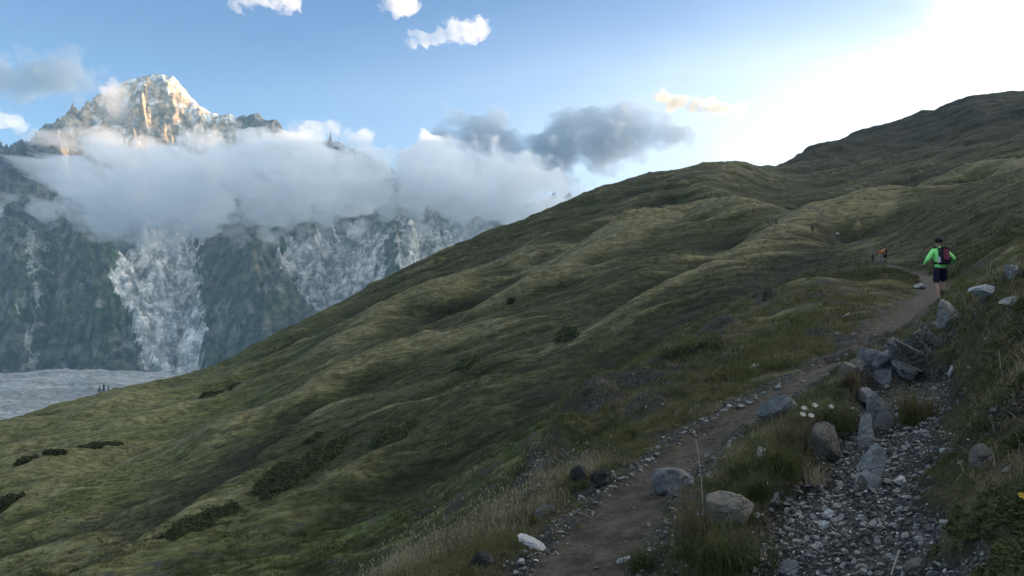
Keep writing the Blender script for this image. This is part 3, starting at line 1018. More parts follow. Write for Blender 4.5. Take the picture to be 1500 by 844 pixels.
cm_bank = cloud_mat('cloud bank vapour', 0.0055, (0.945, 0.978, 1.0), 0.2)
cm_thin = cloud_mat('thin cloud vapour', 0.004, (0.985, 0.99, 1.0), 0.2)
cm_dark = cloud_mat('grey cloud vapour', 0.0042, (0.44, 0.52, 0.62), 0.2)  # low albedo paints the shaded grey of these clouds
cm_white = cloud_mat('sunlit cloud vapour', 0.0022, (1, 1, 1), 0.2)
cloud('cloud_bank', 4650, [(-150, 300), (0, 302), (58, 300), (90, 268), (118, 225), (155, 205), (215, 222), (290, 200), (400, 200), (520, 196), (555, 226), (600, 218), (640, 205), (700, 215), (770, 225), (840, 262), (880, 290), (900, 380), (760, 370), (690, 338), (600, 316), (560, 312), (470, 330), (400, 334), (330, 325), (260, 342), (210, 352), (160, 342), (110, 312), (0, 306), (-150, 305)],
      cm_bank, thick=380, soft=36, nscale=52, namp=1.3, seed=11, step=2.6, relief=1.3, label='pale blue-grey cloud bank lying across the rocky massif', category='cloud')
cloud('cloud_wisp', 6100, [(60, 190), (100, 178), (140, 185), (200, 200), (250, 215), (300, 250), (200, 260), (130, 235), (95, 225), (50, 215), (35, 200)],
      cm_thin, thick=200, soft=22, nscale=40, seed=23, step=3, label='thin cloud veil drifting over the snowy left flank of the peak', category='cloud')
cloud('summit_cloud', 6800, [(150, 140), (162, 118), (180, 122), (195, 150), (190, 185), (160, 180), (145, 160)],
      cm_thin, thick=190, soft=16, nscale=24, seed=25, step=2, label='small pink-white puff of cloud clinging to the left shoulder of the sunlit summit', category='cloud')
for _i, (_poly, _lab) in enumerate([
    ([(130, 330), (180, 322), (250, 335), (290, 352), (240, 372), (190, 372), (150, 358)], 'shred of mist hanging below the bank in front of the pale ice slabs'),
    ([(310, 205), (345, 188), (400, 190), (450, 178), (520, 186), (540, 210), (430, 218), (340, 222)], 'thin mist rising from the bank beside the small rock tooth'),
    ([(580, 235), (640, 205), (700, 200), (760, 225), (800, 260), (720, 275), (620, 265)], 'pale veil between the cloud bank and the grey cloud'),
    ([(640, 330), (700, 318), (780, 300), (860, 285), (880, 300), (800, 335), (700, 352)], 'thin mist lying just above the hillside skyline'),
    ([(300, 335), (380, 325), (450, 335), (520, 320), (560, 330), (500, 352), (400, 360), (330, 352)], 'ragged mist fringe under the middle of the bank')]):
    cloud('cloud_wisp', 4560 + _i * 60, _poly, cm_thin, thick=110, soft=24, nscale=36, namp=1.7, seed=60 + _i, step=2.8, label=_lab, category='cloud')
cloud('grey_cloud', 9500, [(625, 225), (660, 180), (700, 165), (745, 180), (780, 212), (805, 180), (840, 160), (900, 158), (970, 172), (1030, 198), (970, 222), (910, 232), (850, 262), (770, 285), (680, 280), (635, 255)],
      cm_dark, thick=620, soft=44, nscale=58, seed=31, step=3.5, label='dark grey-blue cloud trailing to the right above the green ridge', category='cloud')
cloud('grey_cloud', 10000, [(-120, 90), (-20, 85), (60, 75), (120, 88), (165, 120), (110, 148), (30, 152), (-100, 155)],
      cm_dark, thick=330, soft=40, nscale=60, seed=33, step=4, label='faint lilac-grey cloud at the upper left edge of the sky', category='cloud')
cloud('white_cloud', 11000, [(596, 58), (604, 50), (615, 56), (640, 44), (655, 28), (675, 32), (700, 28), (716, 34), (727, 44), (715, 54), (690, 62), (650, 64), (625, 70), (608, 76)],
      cm_white, thick=380, soft=15, nscale=26, seed=41, step=1.5, namp=1.2, label='small bright white cloud shaped like a fish in the blue sky', category='cloud')
cloud('white_cloud', 11000, [(560, -30), (612, -30), (612, 12), (600, 22), (575, 22), (562, 10)],
      cm_white, thick=380, soft=15, nscale=26, seed=42, step=1.6, namp=1.2, label='bright white cloud cut by the top edge of the picture', category='cloud')
cloud('white_cloud', 11000, [(330, -30), (445, -30), (440, 8), (425, 22), (405, 14), (380, 8), (350, 16), (336, 6)],
      cm_white, thick=260, soft=14, nscale=18, seed=43, step=1.6, namp=1.8, label='ragged white cloud at the top edge above the peak', category='cloud')
cloud('white_cloud', 12000, [(-80, 165), (0, 166), (30, 172), (48, 184), (30, 192), (-80, 190)],
      cm_white, thick=300, soft=9, nscale=22, seed=44, step=2, label='low white cloud at the left edge beside the dark ridge', category='cloud')
cloud('white_cloud', 12000, [(-80, 212), (0, 210), (22, 214), (10, 224), (-80, 228)],
      cm_white, thick=200, soft=7, nscale=20, seed=45, step=2, label='thin white cloud streak just above the left ridge line', category='cloud')
cloud('white_cloud', 12500, [(955, 140), (985, 134), (1020, 142), (1060, 150), (1100, 160), (1080, 168), (1040, 166), (1000, 160), (960, 155)],
      cloud_mat('cream cloud vapour', 0.007, (0.93, 0.84, 0.68)), thick=330, soft=14, nscale=26, seed=46, step=2, namp=1.3, label='small cream and grey cloud streak left of the bright glow', category='cloud')

# ------------------------------------------------------------------ air
hm, N = new_mat('mountain haze')
pv = N.n('ShaderNodeVolumePrincipled', ins={'Density': 3.5e-5, 'Color': (0.42, 0.72, 1.0, 1), 'Anisotropy': 0.0})
o_ = N.n('ShaderNodeOutputMaterial')
N.link(pv.outputs[0], o_.inputs['Volume'])
hb = bpy.data.meshes.new('haze')
bm = bmesh.new()
bmesh.ops.create_cube(bm, size=1)
for v in bm.verts:
    v.co = Vector((v.co.x * 22000, v.co.y * 24000 + 1500, (-620 if v.co.z < 0 else 2450)))
bm.to_mesh(hb)
obj('haze', hb, hm, kind='stuff')
#NEXT
# ------------------------------------------------------------------ rocks
def rock_mesh(name, seed, size=(1, 1, 1), cuts=12, sub=4, rough=0.09, spike=0.0, cutmin=0.40):
    r = np.random.default_rng(seed)
    bm = bmesh.new()
    bmesh.ops.create_icosphere(bm, subdivisions=sub, radius=1.0)
    V = np.array([v.co[:] for v in bm.verts])
    F = np.array([[v.index for v in f.verts] for f in bm.faces])
    bm.free()
    for i in range(cuts):
        n = r.normal(size=3)
        n /= np.linalg.norm(n)
        d = r.uniform(cutmin, 0.85)
        s = V @ n
        V = V - np.where(s > d, (s - d) * 0.92, 0)[:, None] * n
    n1 = fbm(V[:, 0] * 1.3 + seed, V[:, 1] * 1.3 + V[:, 2] * 0.9, 4, seed)
    n2 = fbm(V[:, 2] * 3.1 + seed, V[:, 0] * 3.1 - V[:, 1] * 2.2, 3, seed + 5)
    n3 = fbm(V[:, 0] * 9 + V[:, 2] * 3, V[:, 1] * 9 - V[:, 2] * 5, 3, seed + 6)
    V = V * (1 + rough * 1.6 * n1 + rough * 0.9 * n2 + rough * 0.6 * n3)[:, None]
    V = V * np.array(size) * 0.5
    me = mesh_np(name, V, F)
    try:
        me.set_sharp_from_angle(angle=R_(32))
    except Exception:
        pass
    return me


def rock_mat(name, dark, light, spots=0.0, stripes=False, lichen=(0.2, 0.2, 0.13)):
    m, N = new_mat(name)
    g = N.n('ShaderNodeTexCoord').outputs['Object']
    a = N.noise(g, 6, 8, 0.68)
    b = N.noise(g, 28, 6, 0.7)
    c = N.mix(N.ramp(a, 0.32, 0.68), dark, light)
    if stripes:
        s = N.noise(N.vmul(g, (2.0, 1.5, 26)), 2.4, 6, 0.65, 0.6)
        c = N.mix(N.ramp(s, 0.42, 0.62), c, tuple(x * 0.45 for x in dark))
    c = N.mix(N.ramp(b, 0.50, 0.75), c, tuple(x * 0.4 for x in dark))
    vz = N.n('ShaderNodeTexVoronoi', feature='DISTANCE_TO_EDGE', ins={'Scale': 3.2, 'Randomness': 1.0})
    wv = N.n('ShaderNodeVectorMath', operation='ADD')
    N.link(N.vmul(g, (1.0, 1.6, 2.2)), wv.inputs[0])
    cx_ = N.n('ShaderNodeCombineXYZ')
    N.link(N.math('MULTIPLY', a, 0.25), cx_.inputs[0])
    N.link(N.math('MULTIPLY', b, 0.12), cx_.inputs[2])
    N.link(cx_.outputs[0], wv.inputs[1])
    N.link(wv.outputs[0], vz.inputs['Vector'])
    crk = N.math('MULTIPLY', N.ramp(vz.outputs['Distance'], 0.022, 0.0), N.ramp(N.noise(g, 4.0, 2), 0.45, 0.6))
    c = N.mix(N.math('MULTIPLY', crk, 0.75), c, tuple(x * 0.25 for x in dark))
    a = N.math('SUBTRACT', a, N.math('MULTIPLY', crk, 0.35))
    c = N.mix(N.math('MULTIPLY', N.ramp(N.noise(g, 11, 5, 0.6, 0.5), 0.56, 0.66), 0.45 + spots), c, lichen)
    bsdf_out(N, c, 0.9, N.math('ADD', a, N.math('MULTIPLY', b, 0.5)), 1.0, 0.06, 0.2)
    return m


RM = {
    'bluegrey': rock_mat('blue-grey schist', (0.085, 0.095, 0.10), (0.25, 0.265, 0.27)),
    'tan': rock_mat('tan weathered rock', (0.13, 0.12, 0.095), (0.30, 0.275, 0.23)),
    'brown': rock_mat('brown-grey rock', (0.12, 0.11, 0.095), (0.23, 0.215, 0.19)),
    'grey': rock_mat('grey rock', (0.17, 0.175, 0.17), (0.40, 0.40, 0.385)),
    'white': rock_mat('white quartz', (0.42, 0.42, 0.40), (0.74, 0.73, 0.70), 0.0, lichen=(0.45, 0.43, 0.38)),
    'slab': rock_mat('banded slab', (0.11, 0.11, 0.10), (0.27, 0.27, 0.25), 0.1, True),
    'dark': rock_mat('dark rock', (0.022, 0.022, 0.022), (0.07, 0.07, 0.068)),
}


def rock(px, py, w, h, mat, label, seed, depth=0.8, rot=0.0, tilt=(0, 0), sink=0.25, cuts=12, name='boulder', pfix=None, rough=0.09, sub=4, group=None, cutmin=0.42):
    """px,py: foot of the rock in the picture; w,h: its size there"""
    p = ground_pt(px, py)
    R = math.hypot(p[0], p[1])
    k = math.sqrt(R * R + p[2] ** 2) / 1177.0
    W_, H_ = w * k, h * k
    me = rock_mesh(name, seed, (W_ * 1.3, W_ * depth * 1.1, H_ / (1 - sink) * 1.22), cuts + 4, sub, rough, cutmin=cutmin)
    zoff = H_ * 0.5 / (1 - sink) - H_ * sink / (1 - sink)
    o = obj(name, me, RM[mat], loc=(p[0], p[1] + W_ * depth * 0.25, p[2] + zoff), rot=(tilt[0], tilt[1], rot), label=label, category='rock')
    if group:
        o['group'] = group
    return o


rock(993, 718, 62, 30, 'bluegrey', 'flat-topped blue-grey boulder half buried on the right edge of the dirt trail', 3, 0.9, 0.3, (0.0, 0.06), 0.42, cuts=11, cutmin=0.45)
rock(1062, 770, 74, 36, 'tan', 'rounded tan boulder rising behind the big grass tuft beside the trail', 5, 0.7, -0.2, (0, 0.1), 0.42, cuts=9)
rock(776, 803, 50, 12, 'white', 'long white blade-shaped stone lying on the left side of the trail', 7, 0.4, -0.55, (0.2, 0.35), 0.1, cuts=6, name='stone')
rock(1211, 674, 40, 46, 'brown', 'pointed brown-grey boulder standing upright in the turf above the gravel', 9, 0.7, 0.4, (0, 0.05), 0.2, cuts=8)
rock(1270, 652, 22, 42, 'grey', 'small upright grey stone leaning against the long pale rock', 11, 0.8, 0.1, (0, -0.2), 0.15, cuts=6)
rock(1290, 630, 34, 60, 'grey', 'long pale grey rock tapering upward at the left edge of the gravel', 13, 0.7, 0.2, (0, -0.38), 0.15, cuts=9)
rock(1275, 598, 26, 30, 'grey', 'squat pale rock just above the long pale grey rock', 14, 0.8, 0.2, (0, -0.2), 0.2, cuts=8)
rock(1281, 716, 30, 54, 'grey', 'tall narrow grey boulder standing alone in the gravel path', 15, 0.8, 0.0, (0, 0.28), 0.15, cuts=6, rough=0.1)
rock(1262, 722, 16, 22, 'brown', 'thin dark sliver of rock at the foot of the tall grey boulder', 16, 0.6, 0.0, (0, 0.4), 0.15, cuts=6, name='stone')
rock(1392, 482, 38, 34, 'grey', 'pale blocky rock at the top end of the outcrop below the hiker', 21, 0.8, 0.2, (0, -0.3), 0.25, cuts=12)
rock(1450, 436, 34, 14, 'white', 'bright white flat rock on the grassy bank right of the hiker', 23, 0.8, 0.2, (0, 0.15), 0.2, cuts=10, cutmin=0.4)
rock(1443, 686, 26, 26, 'brown', 'round brown-grey rock embedded in the right-hand bank', 25, 0.9, 0.2, (0, 0.1), 0.2, cuts=10)
rock(1147, 612, 62, 28, 'bluegrey', 'low bluish slab lying between the trail and the white flowers', 27, 0.8, 0.35, (0, -0.25), 0.3, cuts=12, cutmin=0.4)
rock(1116, 672, 13, 18, 'white', 'small white upright stone beside the mossy tuft', 29, 0.7, 0.2, (0, 0.1), 0.15, cuts=8, name='stone')
rock(1394, 553, 8, 13, 'white', 'small white chip showing in a dark hole of the right bank', 31, 0.7, 0.2, (0, 0.1), 0.1, cuts=8, name='stone', sub=3)
rock(1321, 711, 20, 11, 'white', 'flat angular white stone at the right side of the gravel path', 33, 0.8, 0.5, (0, 0.1), 0.15, cuts=10, name='stone', sub=3)
rock(1213, 761, 17, 11, 'white', 'largest rounded white pebble in the middle of the gravel', 35, 0.8, 0.1, (0, 0), 0.15, cuts=3, name='stone', sub=3)
rock(1207, 776, 11, 10, 'white', 'white pebble just below the largest white pebble', 36, 0.8, 0.1, (0, 0), 0.15, cuts=5, name='stone', sub=3)
rock(1106, 541, 15, 7, 'white', 'flat white stone in the turf left of the trail bend', 37, 0.8, 0.3, (0, -0.1), 0.15, cuts=8, name='stone', sub=3)
rock(1240, 466, 17, 5, 'tan', 'narrow pale stone in the turf left of the upper trail', 39, 0.4, 0.5, (0, -0.35), 0.1, cuts=8, name='stone', sub=3)
rock(1136, 738, 26, 12, 'grey', 'elongated grey stone at the upper left corner of the gravel', 41, 0.6, 0.4, (0, -0.35), 0.2, cuts=8, name='stone')
rock(1158, 843, 34, 14, 'bluegrey', 'flat grey stone sunk in the gravel at the bottom of the picture', 43, 0.9, 0.2, (0, 0.05), 0.4, cuts=8, name='stone')
rock(700, 836, 34, 24, 'dark', 'dark rock in the grass at the lower left edge of the trail', 45, 0.9, 0.2, (0, 0.05), 0.2, cuts=9)
rock(852, 706, 28, 20, 'dark', 'dark lumpy rock on the left rim of the trail', 46, 0.9, 0.5, (0, 0.05), 0.2, cuts=9, rough=0.12)
rock(884, 712, 34, 22, 'dark', 'wide dark rock next to the lumpy one on the left rim', 47, 0.9, 0.1, (0, 0.05), 0.2, cuts=9, rough=0.12)
rock(795, 758, 30, 16, 'bluegrey', 'low grey slab in the grass above the white blade-shaped stone', 48, 0.8, 0.1, (0, -0.25), 0.3, cuts=9)
rock(765, 829, 10, 8, 'white', 'white pebble at the left edge of the trail below the long white stone', 49, 0.8, 0.1, (0, 0), 0.15, cuts=5, name='stone', sub=3)
rock(914, 823, 19, 6, 'white', 'thin white stone on the right edge of the trail near the bottom', 50, 0.6, 0.5, (0, -0.4), 0.15, cuts=5, name='stone', sub=3)
rock(1488, 408, 24, 20, 'grey', 'rubbly pale rock at the right edge above the bank', 52, 0.8, 0.5, (0, -0.2), 0.2, cuts=12, rough=0.12)
rock(1484, 447, 26, 9, 'grey', 'flat pale rock right of the bright white one on the bank', 53, 0.8, 0.5, (0, -0.2), 0.2, cuts=12)
rock(1352, 424, 20, 8, 'grey', 'pale low rock left of the hiker on the trail rim', 54, 0.8, 0.5, (0, -0.1), 0.2, cuts=9, name='stone', sub=3)
rock(1403, 437, 14, 8, 'tan', 'small tan stone just behind the hiker', 55, 0.8, 0.5, (0, -0.1), 0.2, cuts=9, name='stone', sub=3)
rock(1343, 838, 30, 14, 'brown', 'dull brown stone half hidden in the plants at the bottom right', 56, 0.8, 0.5, (0, -0.1), 0.2, cuts=9, name='stone')
rock(1382, 664, 9, 7, 'white', 'pale pebble in the plants left of the round embedded rock', 57, 0.8, 0.5, (0, -0.1), 0.2, cuts=6, name='stone', sub=3)


def outcrop(name, label, slabs, mat):
    root = None
    for i, (px, py, w, h, dep, rot, ti, seed) in enumerate(slabs):
        p = ground_pt(px, py)
        k = math.hypot(p[0], p[1]) / 1177.0
        me = rock_mesh('slab', seed, (w * k * 1.45, w * k * dep * 1.3, h * k * 1.45), 16, 4, 0.10, cutmin=0.36)
        if root is None:
            root = bpy.data.objects.new(name, None)
            COL.objects.link(root)
            root.location = (p[0], p[1], p[2])
            root['label'] = label
            root['category'] = 'rock outcrop'
            p0 = p
        obj('slab', me, RM[mat], parent=root, loc=(p[0] - p0[0], p[1] - p0[1] + 0.1, p[2] - p0[2] + h * k * 0.22), rot=(0.15, ti, rot))


outcrop('rock_outcrop', 'blue-grey jointed outcrop at the head of the gravel path', [
    (1290, 545, 52, 40, 0.8, 0.2, -0.45, 61), (1312, 540, 40, 44, 0.8, 0.5, -0.35, 62), (1272, 552, 34, 24, 0.8, 0.1, -0.5, 63), (1300, 560, 40, 20, 0.8, 0.3, -0.5, 64)], 'bluegrey')
outcrop('rock_outcrop', 'brown banded slabs dipping to the right between outcrop and bank', [
    (1326, 545, 26, 66, 0.9, 0.1, -0.72, 71), (1341, 542, 24, 72, 0.9, 0.1, -0.75, 72), (1358, 532, 22, 70, 0.9, 0.0, -0.78, 73), (1340, 556, 50, 22, 0.9, 0.2, 0.6, 74), (1368, 512, 20, 40, 0.9, 0.2, -0.6, 75), (1316, 516, 30, 18, 0.9, 0.4, -0.4, 76), (1352, 498, 34, 20, 0.8, 0.3, -0.5, 77), (1374, 486, 26, 18, 0.8, 0.1, -0.6, 78), (1382, 508, 16, 22, 0.8, 0.1, -0.9, 79)], 'slab')
outcrop('rock_outcrop', 'small broken outcrop beside the trail left of the blue-grey one', [
    (1252, 560, 26, 36, 0.8, 0.3, -0.3, 81), (1262, 548, 24, 22, 0.8, 0.7, 0.4, 82), (1246, 572, 26, 18, 0.8, 0.2, 0.2, 83)], 'tan')


# ------------------------------------------------------------------ scattering of uncountable small things
def scatter(name, proto_me, pts, rot, scale, mat, **tags):
    pr = bpy.data.objects.new(name + '_piece', proto_me)
    if mat is not None and not proto_me.materials:
        proto_me.materials.append(mat)
    me = bpy.data.meshes.new(name)
    me.vertices.add(len(pts))
    me.vertices.foreach_set('co', np.asarray(pts, np.float32).ravel())
    a = me.attributes.new('rot', 'FLOAT_VECTOR', 'POINT')
    a.data.foreach_set('vector', np.asarray(rot, np.float32).ravel())
    a = me.attributes.new('scl', 'FLOAT_VECTOR', 'POINT')
    a.data.foreach_set('vector', np.asarray(scale, np.float32).ravel())
    o = obj(name, me, None, **tags)
    ng = bpy.data.node_groups.new(name, 'GeometryNodeTree')
    ng.interface.new_socket('Geometry', in_out='INPUT', socket_type='NodeSocketGeometry')
    ng.interface.new_socket('Geometry', in_out='OUTPUT', socket_type='NodeSocketGeometry')
    gi = ng.nodes.new('NodeGroupInput')
    go = ng.nodes.new('NodeGroupOutput')
    iop = ng.nodes.new('GeometryNodeInstanceOnPoints')
    oi = ng.nodes.new('GeometryNodeObjectInfo')
    oi.inputs['Object'].default_value = pr
    ar = ng.nodes.new('GeometryNodeInputNamedAttribute')
    ar.data_type = 'FLOAT_VECTOR'
    ar.inputs['Name'].default_value = 'rot'
    asn = ng.nodes.new('GeometryNodeInputNamedAttribute')
    asn.data_type = 'FLOAT_VECTOR'
    asn.inputs['Name'].default_value = 'scl'
    L = ng.links.new
    L(gi.outputs[0], iop.inputs['Points'])
    L(oi.outputs['Geometry'], iop.inputs['Instance'])
    L(ar.outputs[0], iop.inputs['Rotation'])
    L(asn.outputs[0], iop.inputs['Scale'])
    L(iop.outputs[0], go.inputs[0])
    md = o.modifiers.new('scatter', 'NODES')
    md.node_group = ng
    return o


def blades(seed, n=16, h=0.12, spread=0.05, width=0.0035, lean=0.6, droop=0.5, seg=3, head=0.0, jit=0.4):
    r = np.random.default_rng(seed)
    V, F, Tt = [], [], []
    for i in range(n):
        az = r.uniform(0, 2 * np.pi)
        bx, by = r.normal(0, spread, 2)
        ln = h * r.uniform(1 - jit, 1 + jit)
        le = lean * r.uniform(0.1, 1.2)
        dr = droop * r.uniform(0.2, 1.3)
        wd = width * r.uniform(0.7, 1.3)
        pa = az + r.uniform(-0.6, 0.6) + np.pi / 2
        px_, py_ = math.cos(pa), math.sin(pa)
        base = len(V)
        x, y, z = bx, by, -0.015
        an = le * 0.5
        for k in range(seg + 1):
            t = k / seg
            w = wd * (1 - t ** 1.5) * 0.5
            V.append((x - px_ * w, y - py_ * w, z))
            V.append((x + px_ * w, y + py_ * w, z))
            Tt += [t, t]
            x += math.cos(az) * math.sin(an) * ln / seg
            y += math.sin(az) * math.sin(an) * ln / seg
            z += math.cos(an) * ln / seg
            an = min(an + (le * 0.4 + dr) / seg, 2.2)
        for k in range(seg):
            F.append((base + 2 * k, base + 2 * k + 1, base + 2 * k + 3, base + 2 * k + 2))
        if head > 0 and r.random() < 0.7:
            b = len(V)
            V += [(x - head * .3, y, z - head), (x + head * .3, y, z - head), (x + head * .3, y, z + head), (x - head * .3, y, z + head)]
            Tt += [1.6] * 4
            F.append((b, b + 1, b + 2, b + 3))
    return mesh_np('tuft', V, F, attrs={'tipness': np.array(Tt)}, smooth=False)


def leaves(seed, n=60, rad=0.06, height=0.05, size=0.012, up=0.5):
    r = np.random.default_rng(seed)
    V, F, Tt = [], [], []
    for i in range(n):
        d = r.normal(size=3)
        d /= np.linalg.norm(d)
        q = r.uniform(0.35, 1) ** 0.6
        c = np.array([d[0] * rad * q, d[1] * rad * q, abs(d[2]) * height * q])
        nrm = d * 0.6 + np.array([0, 0, up]) + r.normal(0, 0.5, 3)
        nrm /= np.linalg.norm(nrm)
        a = np.cross(nrm, r.normal(size=3))
        a /= np.linalg.norm(a) + 1e-9
        b = np.cross(nrm, a)
        s = size * r.uniform(0.6, 1.4)
        k = len(V)
        V += [c - a * s, c - b * s * 0.45 + nrm * s * 0.2, c + a * s, c + b * s * 0.45 + nrm * s * 0.2]
        F.append((k, k + 1, k + 2, k + 3))
        Tt += [q] * 4
    return mesh_np('leaf_clump', V, F, attrs={'tipness': np.array(Tt)}, smooth=False)


def plant_mat(name, cols, tip, tipamt=0.5, patch=0.25):
    m, N = new_mat(name)
    oi = N.n('ShaderNodeObjectInfo')
    pos = N.n('ShaderNodeNewGeometry').outputs['Position']
    f = N.math('ADD', N.math('MULTIPLY', oi.outputs['Random'], 0.6), N.math('MULTIPLY', N.ramp(N.noise(pos, patch * 4, 4, 0.6), 0.3, 0.7), 0.4))
    cr = N.n('ShaderNodeValToRGB')
    N.link(f, cr.inputs[0])
    e = cr.color_ramp.elements
    e[0].position = 0.05
    e[0].color = (*cols[0], 1)
    e[1].position = 0.95
    e[1].color = (*cols[-1], 1)
    for i, c in enumerate(cols[1:-1]):
        q = cr.color_ramp.elements.new(0.05 + 0.9 * (i + 1) / (len(cols) - 1))
        q.color = (*c, 1)
    at = N.n('ShaderNodeAttribute', attribute_name='tipness')
    c = N.mix(N.math('MULTIPLY', N.ramp(at.outputs['Fac'], 0.35, 1.1), tipamt), cr.outputs[0], tip)
    b = N.n('ShaderNodeBsdfPrincipled')
    N.link(c, b.inputs['Base Color'])
    b.inputs['Roughness'].default_value = 0.8
    b.inputs['Specular IOR Level'].default_value = 0.15
    tr = N.n('ShaderNodeBsdfTranslucent')
    N.link(c, tr.inputs[0])
    mx = N.n('ShaderNodeMixShader', ins={0: 0.25})
    N.link(b.outputs[0], mx.inputs[1])
    N.link(tr.outputs[0], mx.inputs[2])
    o = N.n('ShaderNodeOutputMaterial')
    N.link(mx.outputs[0], o.inputs[0])
    return m


PM_green = plant_mat('meadow grass', [(0.030, 0.040, 0.013), (0.060, 0.074, 0.022), (0.10, 0.102, 0.036), (0.16, 0.135, 0.07)], (0.25, 0.215, 0.125), 0.6)
PM_tus = plant_mat('tussock grass', [(0.020, 0.028, 0.010), (0.038, 0.048, 0.016), (0.060, 0.066, 0.026), (0.085, 0.082, 0.040)], (0.12, 0.115, 0.06), 0.5, 0.02)
PM_dry = plant_mat('dry grass', [(0.11, 0.095, 0.05), (0.21, 0.18, 0.10), (0.31, 0.27, 0.17), (0.42, 0.38, 0.27)], (0.52, 0.47, 0.36), 0.6)
PM_leaf = plant_mat('low alpine shrublets', [(0.022, 0.032, 0.014), (0.045, 0.062, 0.022), (0.075, 0.088, 0.030), (0.11, 0.07, 0.04)], (0.12, 0.13, 0.05), 0.4)
PM_heath = plant_mat('heather', [(0.06, 0.044, 0.028), (0.12, 0.088, 0.050), (0.16, 0.135, 0.07)], (0.23, 0.19, 0.12), 0.5)


def sample(n, r0, r1, th0=-33, th1=33):
    th = R_(1) * rng.uniform(th0, th1, n)
    lr = rng.uniform(math.log(r0), math.log(r1), n)
    r = np.exp(lr)
    return r * np.sin(th), r * np.cos(th)


def place(x, y, tilt=0.3, sink=0.0):
    z = ground_z(x, y) - sink
    n = gnormal(x, y)
    rx = -np.arctan2(n[:, 1], n[:, 2]) * 0.6 + rng.normal(0, tilt, len(x))
    ry = np.arctan2(n[:, 0], n[:, 2]) * 0.6 + rng.normal(0, tilt, len(x))
    rz = rng.uniform(0, 6.28, len(x))
    return np.stack([x, y, z], 1), np.stack([rx, ry, rz], 1)


def grass_layer(name, me, mat, n, r0, r1, dens, s0, s1, th0=-33, th1=33, tilt=0.25, label=None):
    x, y = sample(n, r0, r1, th0, th1)
    d = dens(x, y)
    k = rng.random(len(x)) < d
    x, y = x[k], y[k]
    P_, Rt = place(x, y, tilt)
    s = rng.uniform(s0, s1, len(x)) * (0.45 + 0.55 * sstep(0.0, 0.7, A_dT(x, y)))
    sc = np.stack([s, s, s * rng.uniform(0.8, 1.25, len(x))], 1)
    print(name, len(x))
    return scatter(name, me, P_, Rt, sc, mat, kind='stuff')


def free(x, y):
    return np.clip(1 - 1.3 * np.maximum(A_trail(x, y), A_grav(x, y)) - 0.75 * A_side(x, y), 0, 1)


def patchy(x, y, f=1.2, s=1, lo=-0.25, hi=0.25):
    return sstep(lo, hi, fbm(x * f, y * f, 3, 200 + s))


def lowd(x, y, c=2600):
    """thin out the closest ground so that tuft density stays below c per square metre"""
    r2 = x * x + y * y
    return np.minimum(1, r2 / 15.0)


# close turf on both banks
grass_layer('meadow_grass', blades(1, 20, 0.085, 0.030, 0.0030, 0.8, 0.9), PM_green, 52000, 2.6, 14, lambda x, y: free(x, y) * (0.25 + 0.75 * patchy(x, y, 1.6, 1)) * lowd(x, y), 0.6, 1.35)
grass_layer('meadow_grass', blades(2, 14, 0.13, 0.035, 0.0032, 0.9, 1.1), PM_green, 16000, 2.6, 12, lambda x, y: free(x, y) * patchy(x, y, 2.2, 2) * lowd(x, y), 0.6, 1.5)
grass_layer('dry_grass', blades(3, 12, 0.12, 0.04, 0.0026, 1.0, 1.2), PM_dry, 12000, 2.6, 14, lambda x, y: free(x, y) * patchy(x, y, 1.5, 3, 0.0, 0.4) * lowd(x, y), 0.6, 1.4)
grass_layer('alpine_shrublets', leaves(4, 80, 0.060, 0.050, 0.010), PM_leaf, 26000, 2.6, 12, lambda x, y: free(x, y) * patchy(x, y, 1.3, 4, -0.1, 0.25) * lowd(x, y) * (0.25 + 0.75 * A_bank(x, y)), 0.6, 1.6)
grass_layer('heather_cover', leaves(5, 70, 0.055, 0.05, 0.006, 0.9), PM_heath, 12000, 2.6, 16, lambda x, y: free(x, y) * patchy(x, y, 1.7, 5, 0.05, 0.35) * lowd(x, y), 0.6, 1.6)
CORN = wline([(1400, 835, 1), (1450, 800, 1), (1490, 760, 1), (1500, 830, 1)])
grass_layer('broad_leaf_herbs', leaves(12, 46, 0.055, 0.060, 0.017, 0.8), PM_leaf, 9000, 2.4, 6, lambda x, y: (1 - sstep(0.1, 0.55, dist_line(x, y, CORN)[0])) * free(x, y) * 0.8, 0.6, 1.5, 15, 40)
grass_layer('bank_plants', leaves(13, 60, 0.05, 0.05, 0.008, 0.9), PM_heath, 16000, 2.4, 10, lambda x, y: A_bank(x, y) * (1 - A_grav(x, y)) * 0.45, 0.5, 1.4, 15, 40)
grass_layer('bank_plants', blades(14, 10, 0.10, 0.04, 0.0030, 1.2, 1.3), PM_dry, 9000, 2.4, 10, lambda x, y: A_bank(x, y) * (1 - A_grav(x, y)) * 0.35, 0.5, 1.5, 15, 40)
# pale seed-bearing grass on the outer rim of the spur
EDGE = wline([(590, 840, .5), (660, 800, .5), (730, 770, .5), (780, 730, .4), (850, 690, .3)])


def edge_d(x, y):
    d, w = dist_line(x, y, EDGE)
    return (1 - sstep(0.1, 0.6, d)) * free(x, y)


grass_layer('pale_seed_grass', blades(6, 7, 0.20, 0.05, 0.0022, 0.35, 0.5, 4, head=0.008), PM_dry, 9000, 4, 9, lambda x, y: edge_d(x, y) * 0.22, 0.5, 1.25, -12, 10, 0.12)
grass_layer('pale_seed_grass', blades(7, 16, 0.10, 0.05, 0.0030, 0.9, 1.2), PM_dry, 9000, 4, 9, lambda x, y: edge_d(x, y) * 0.4, 0.6, 1.4, -12, 10, 0.2)
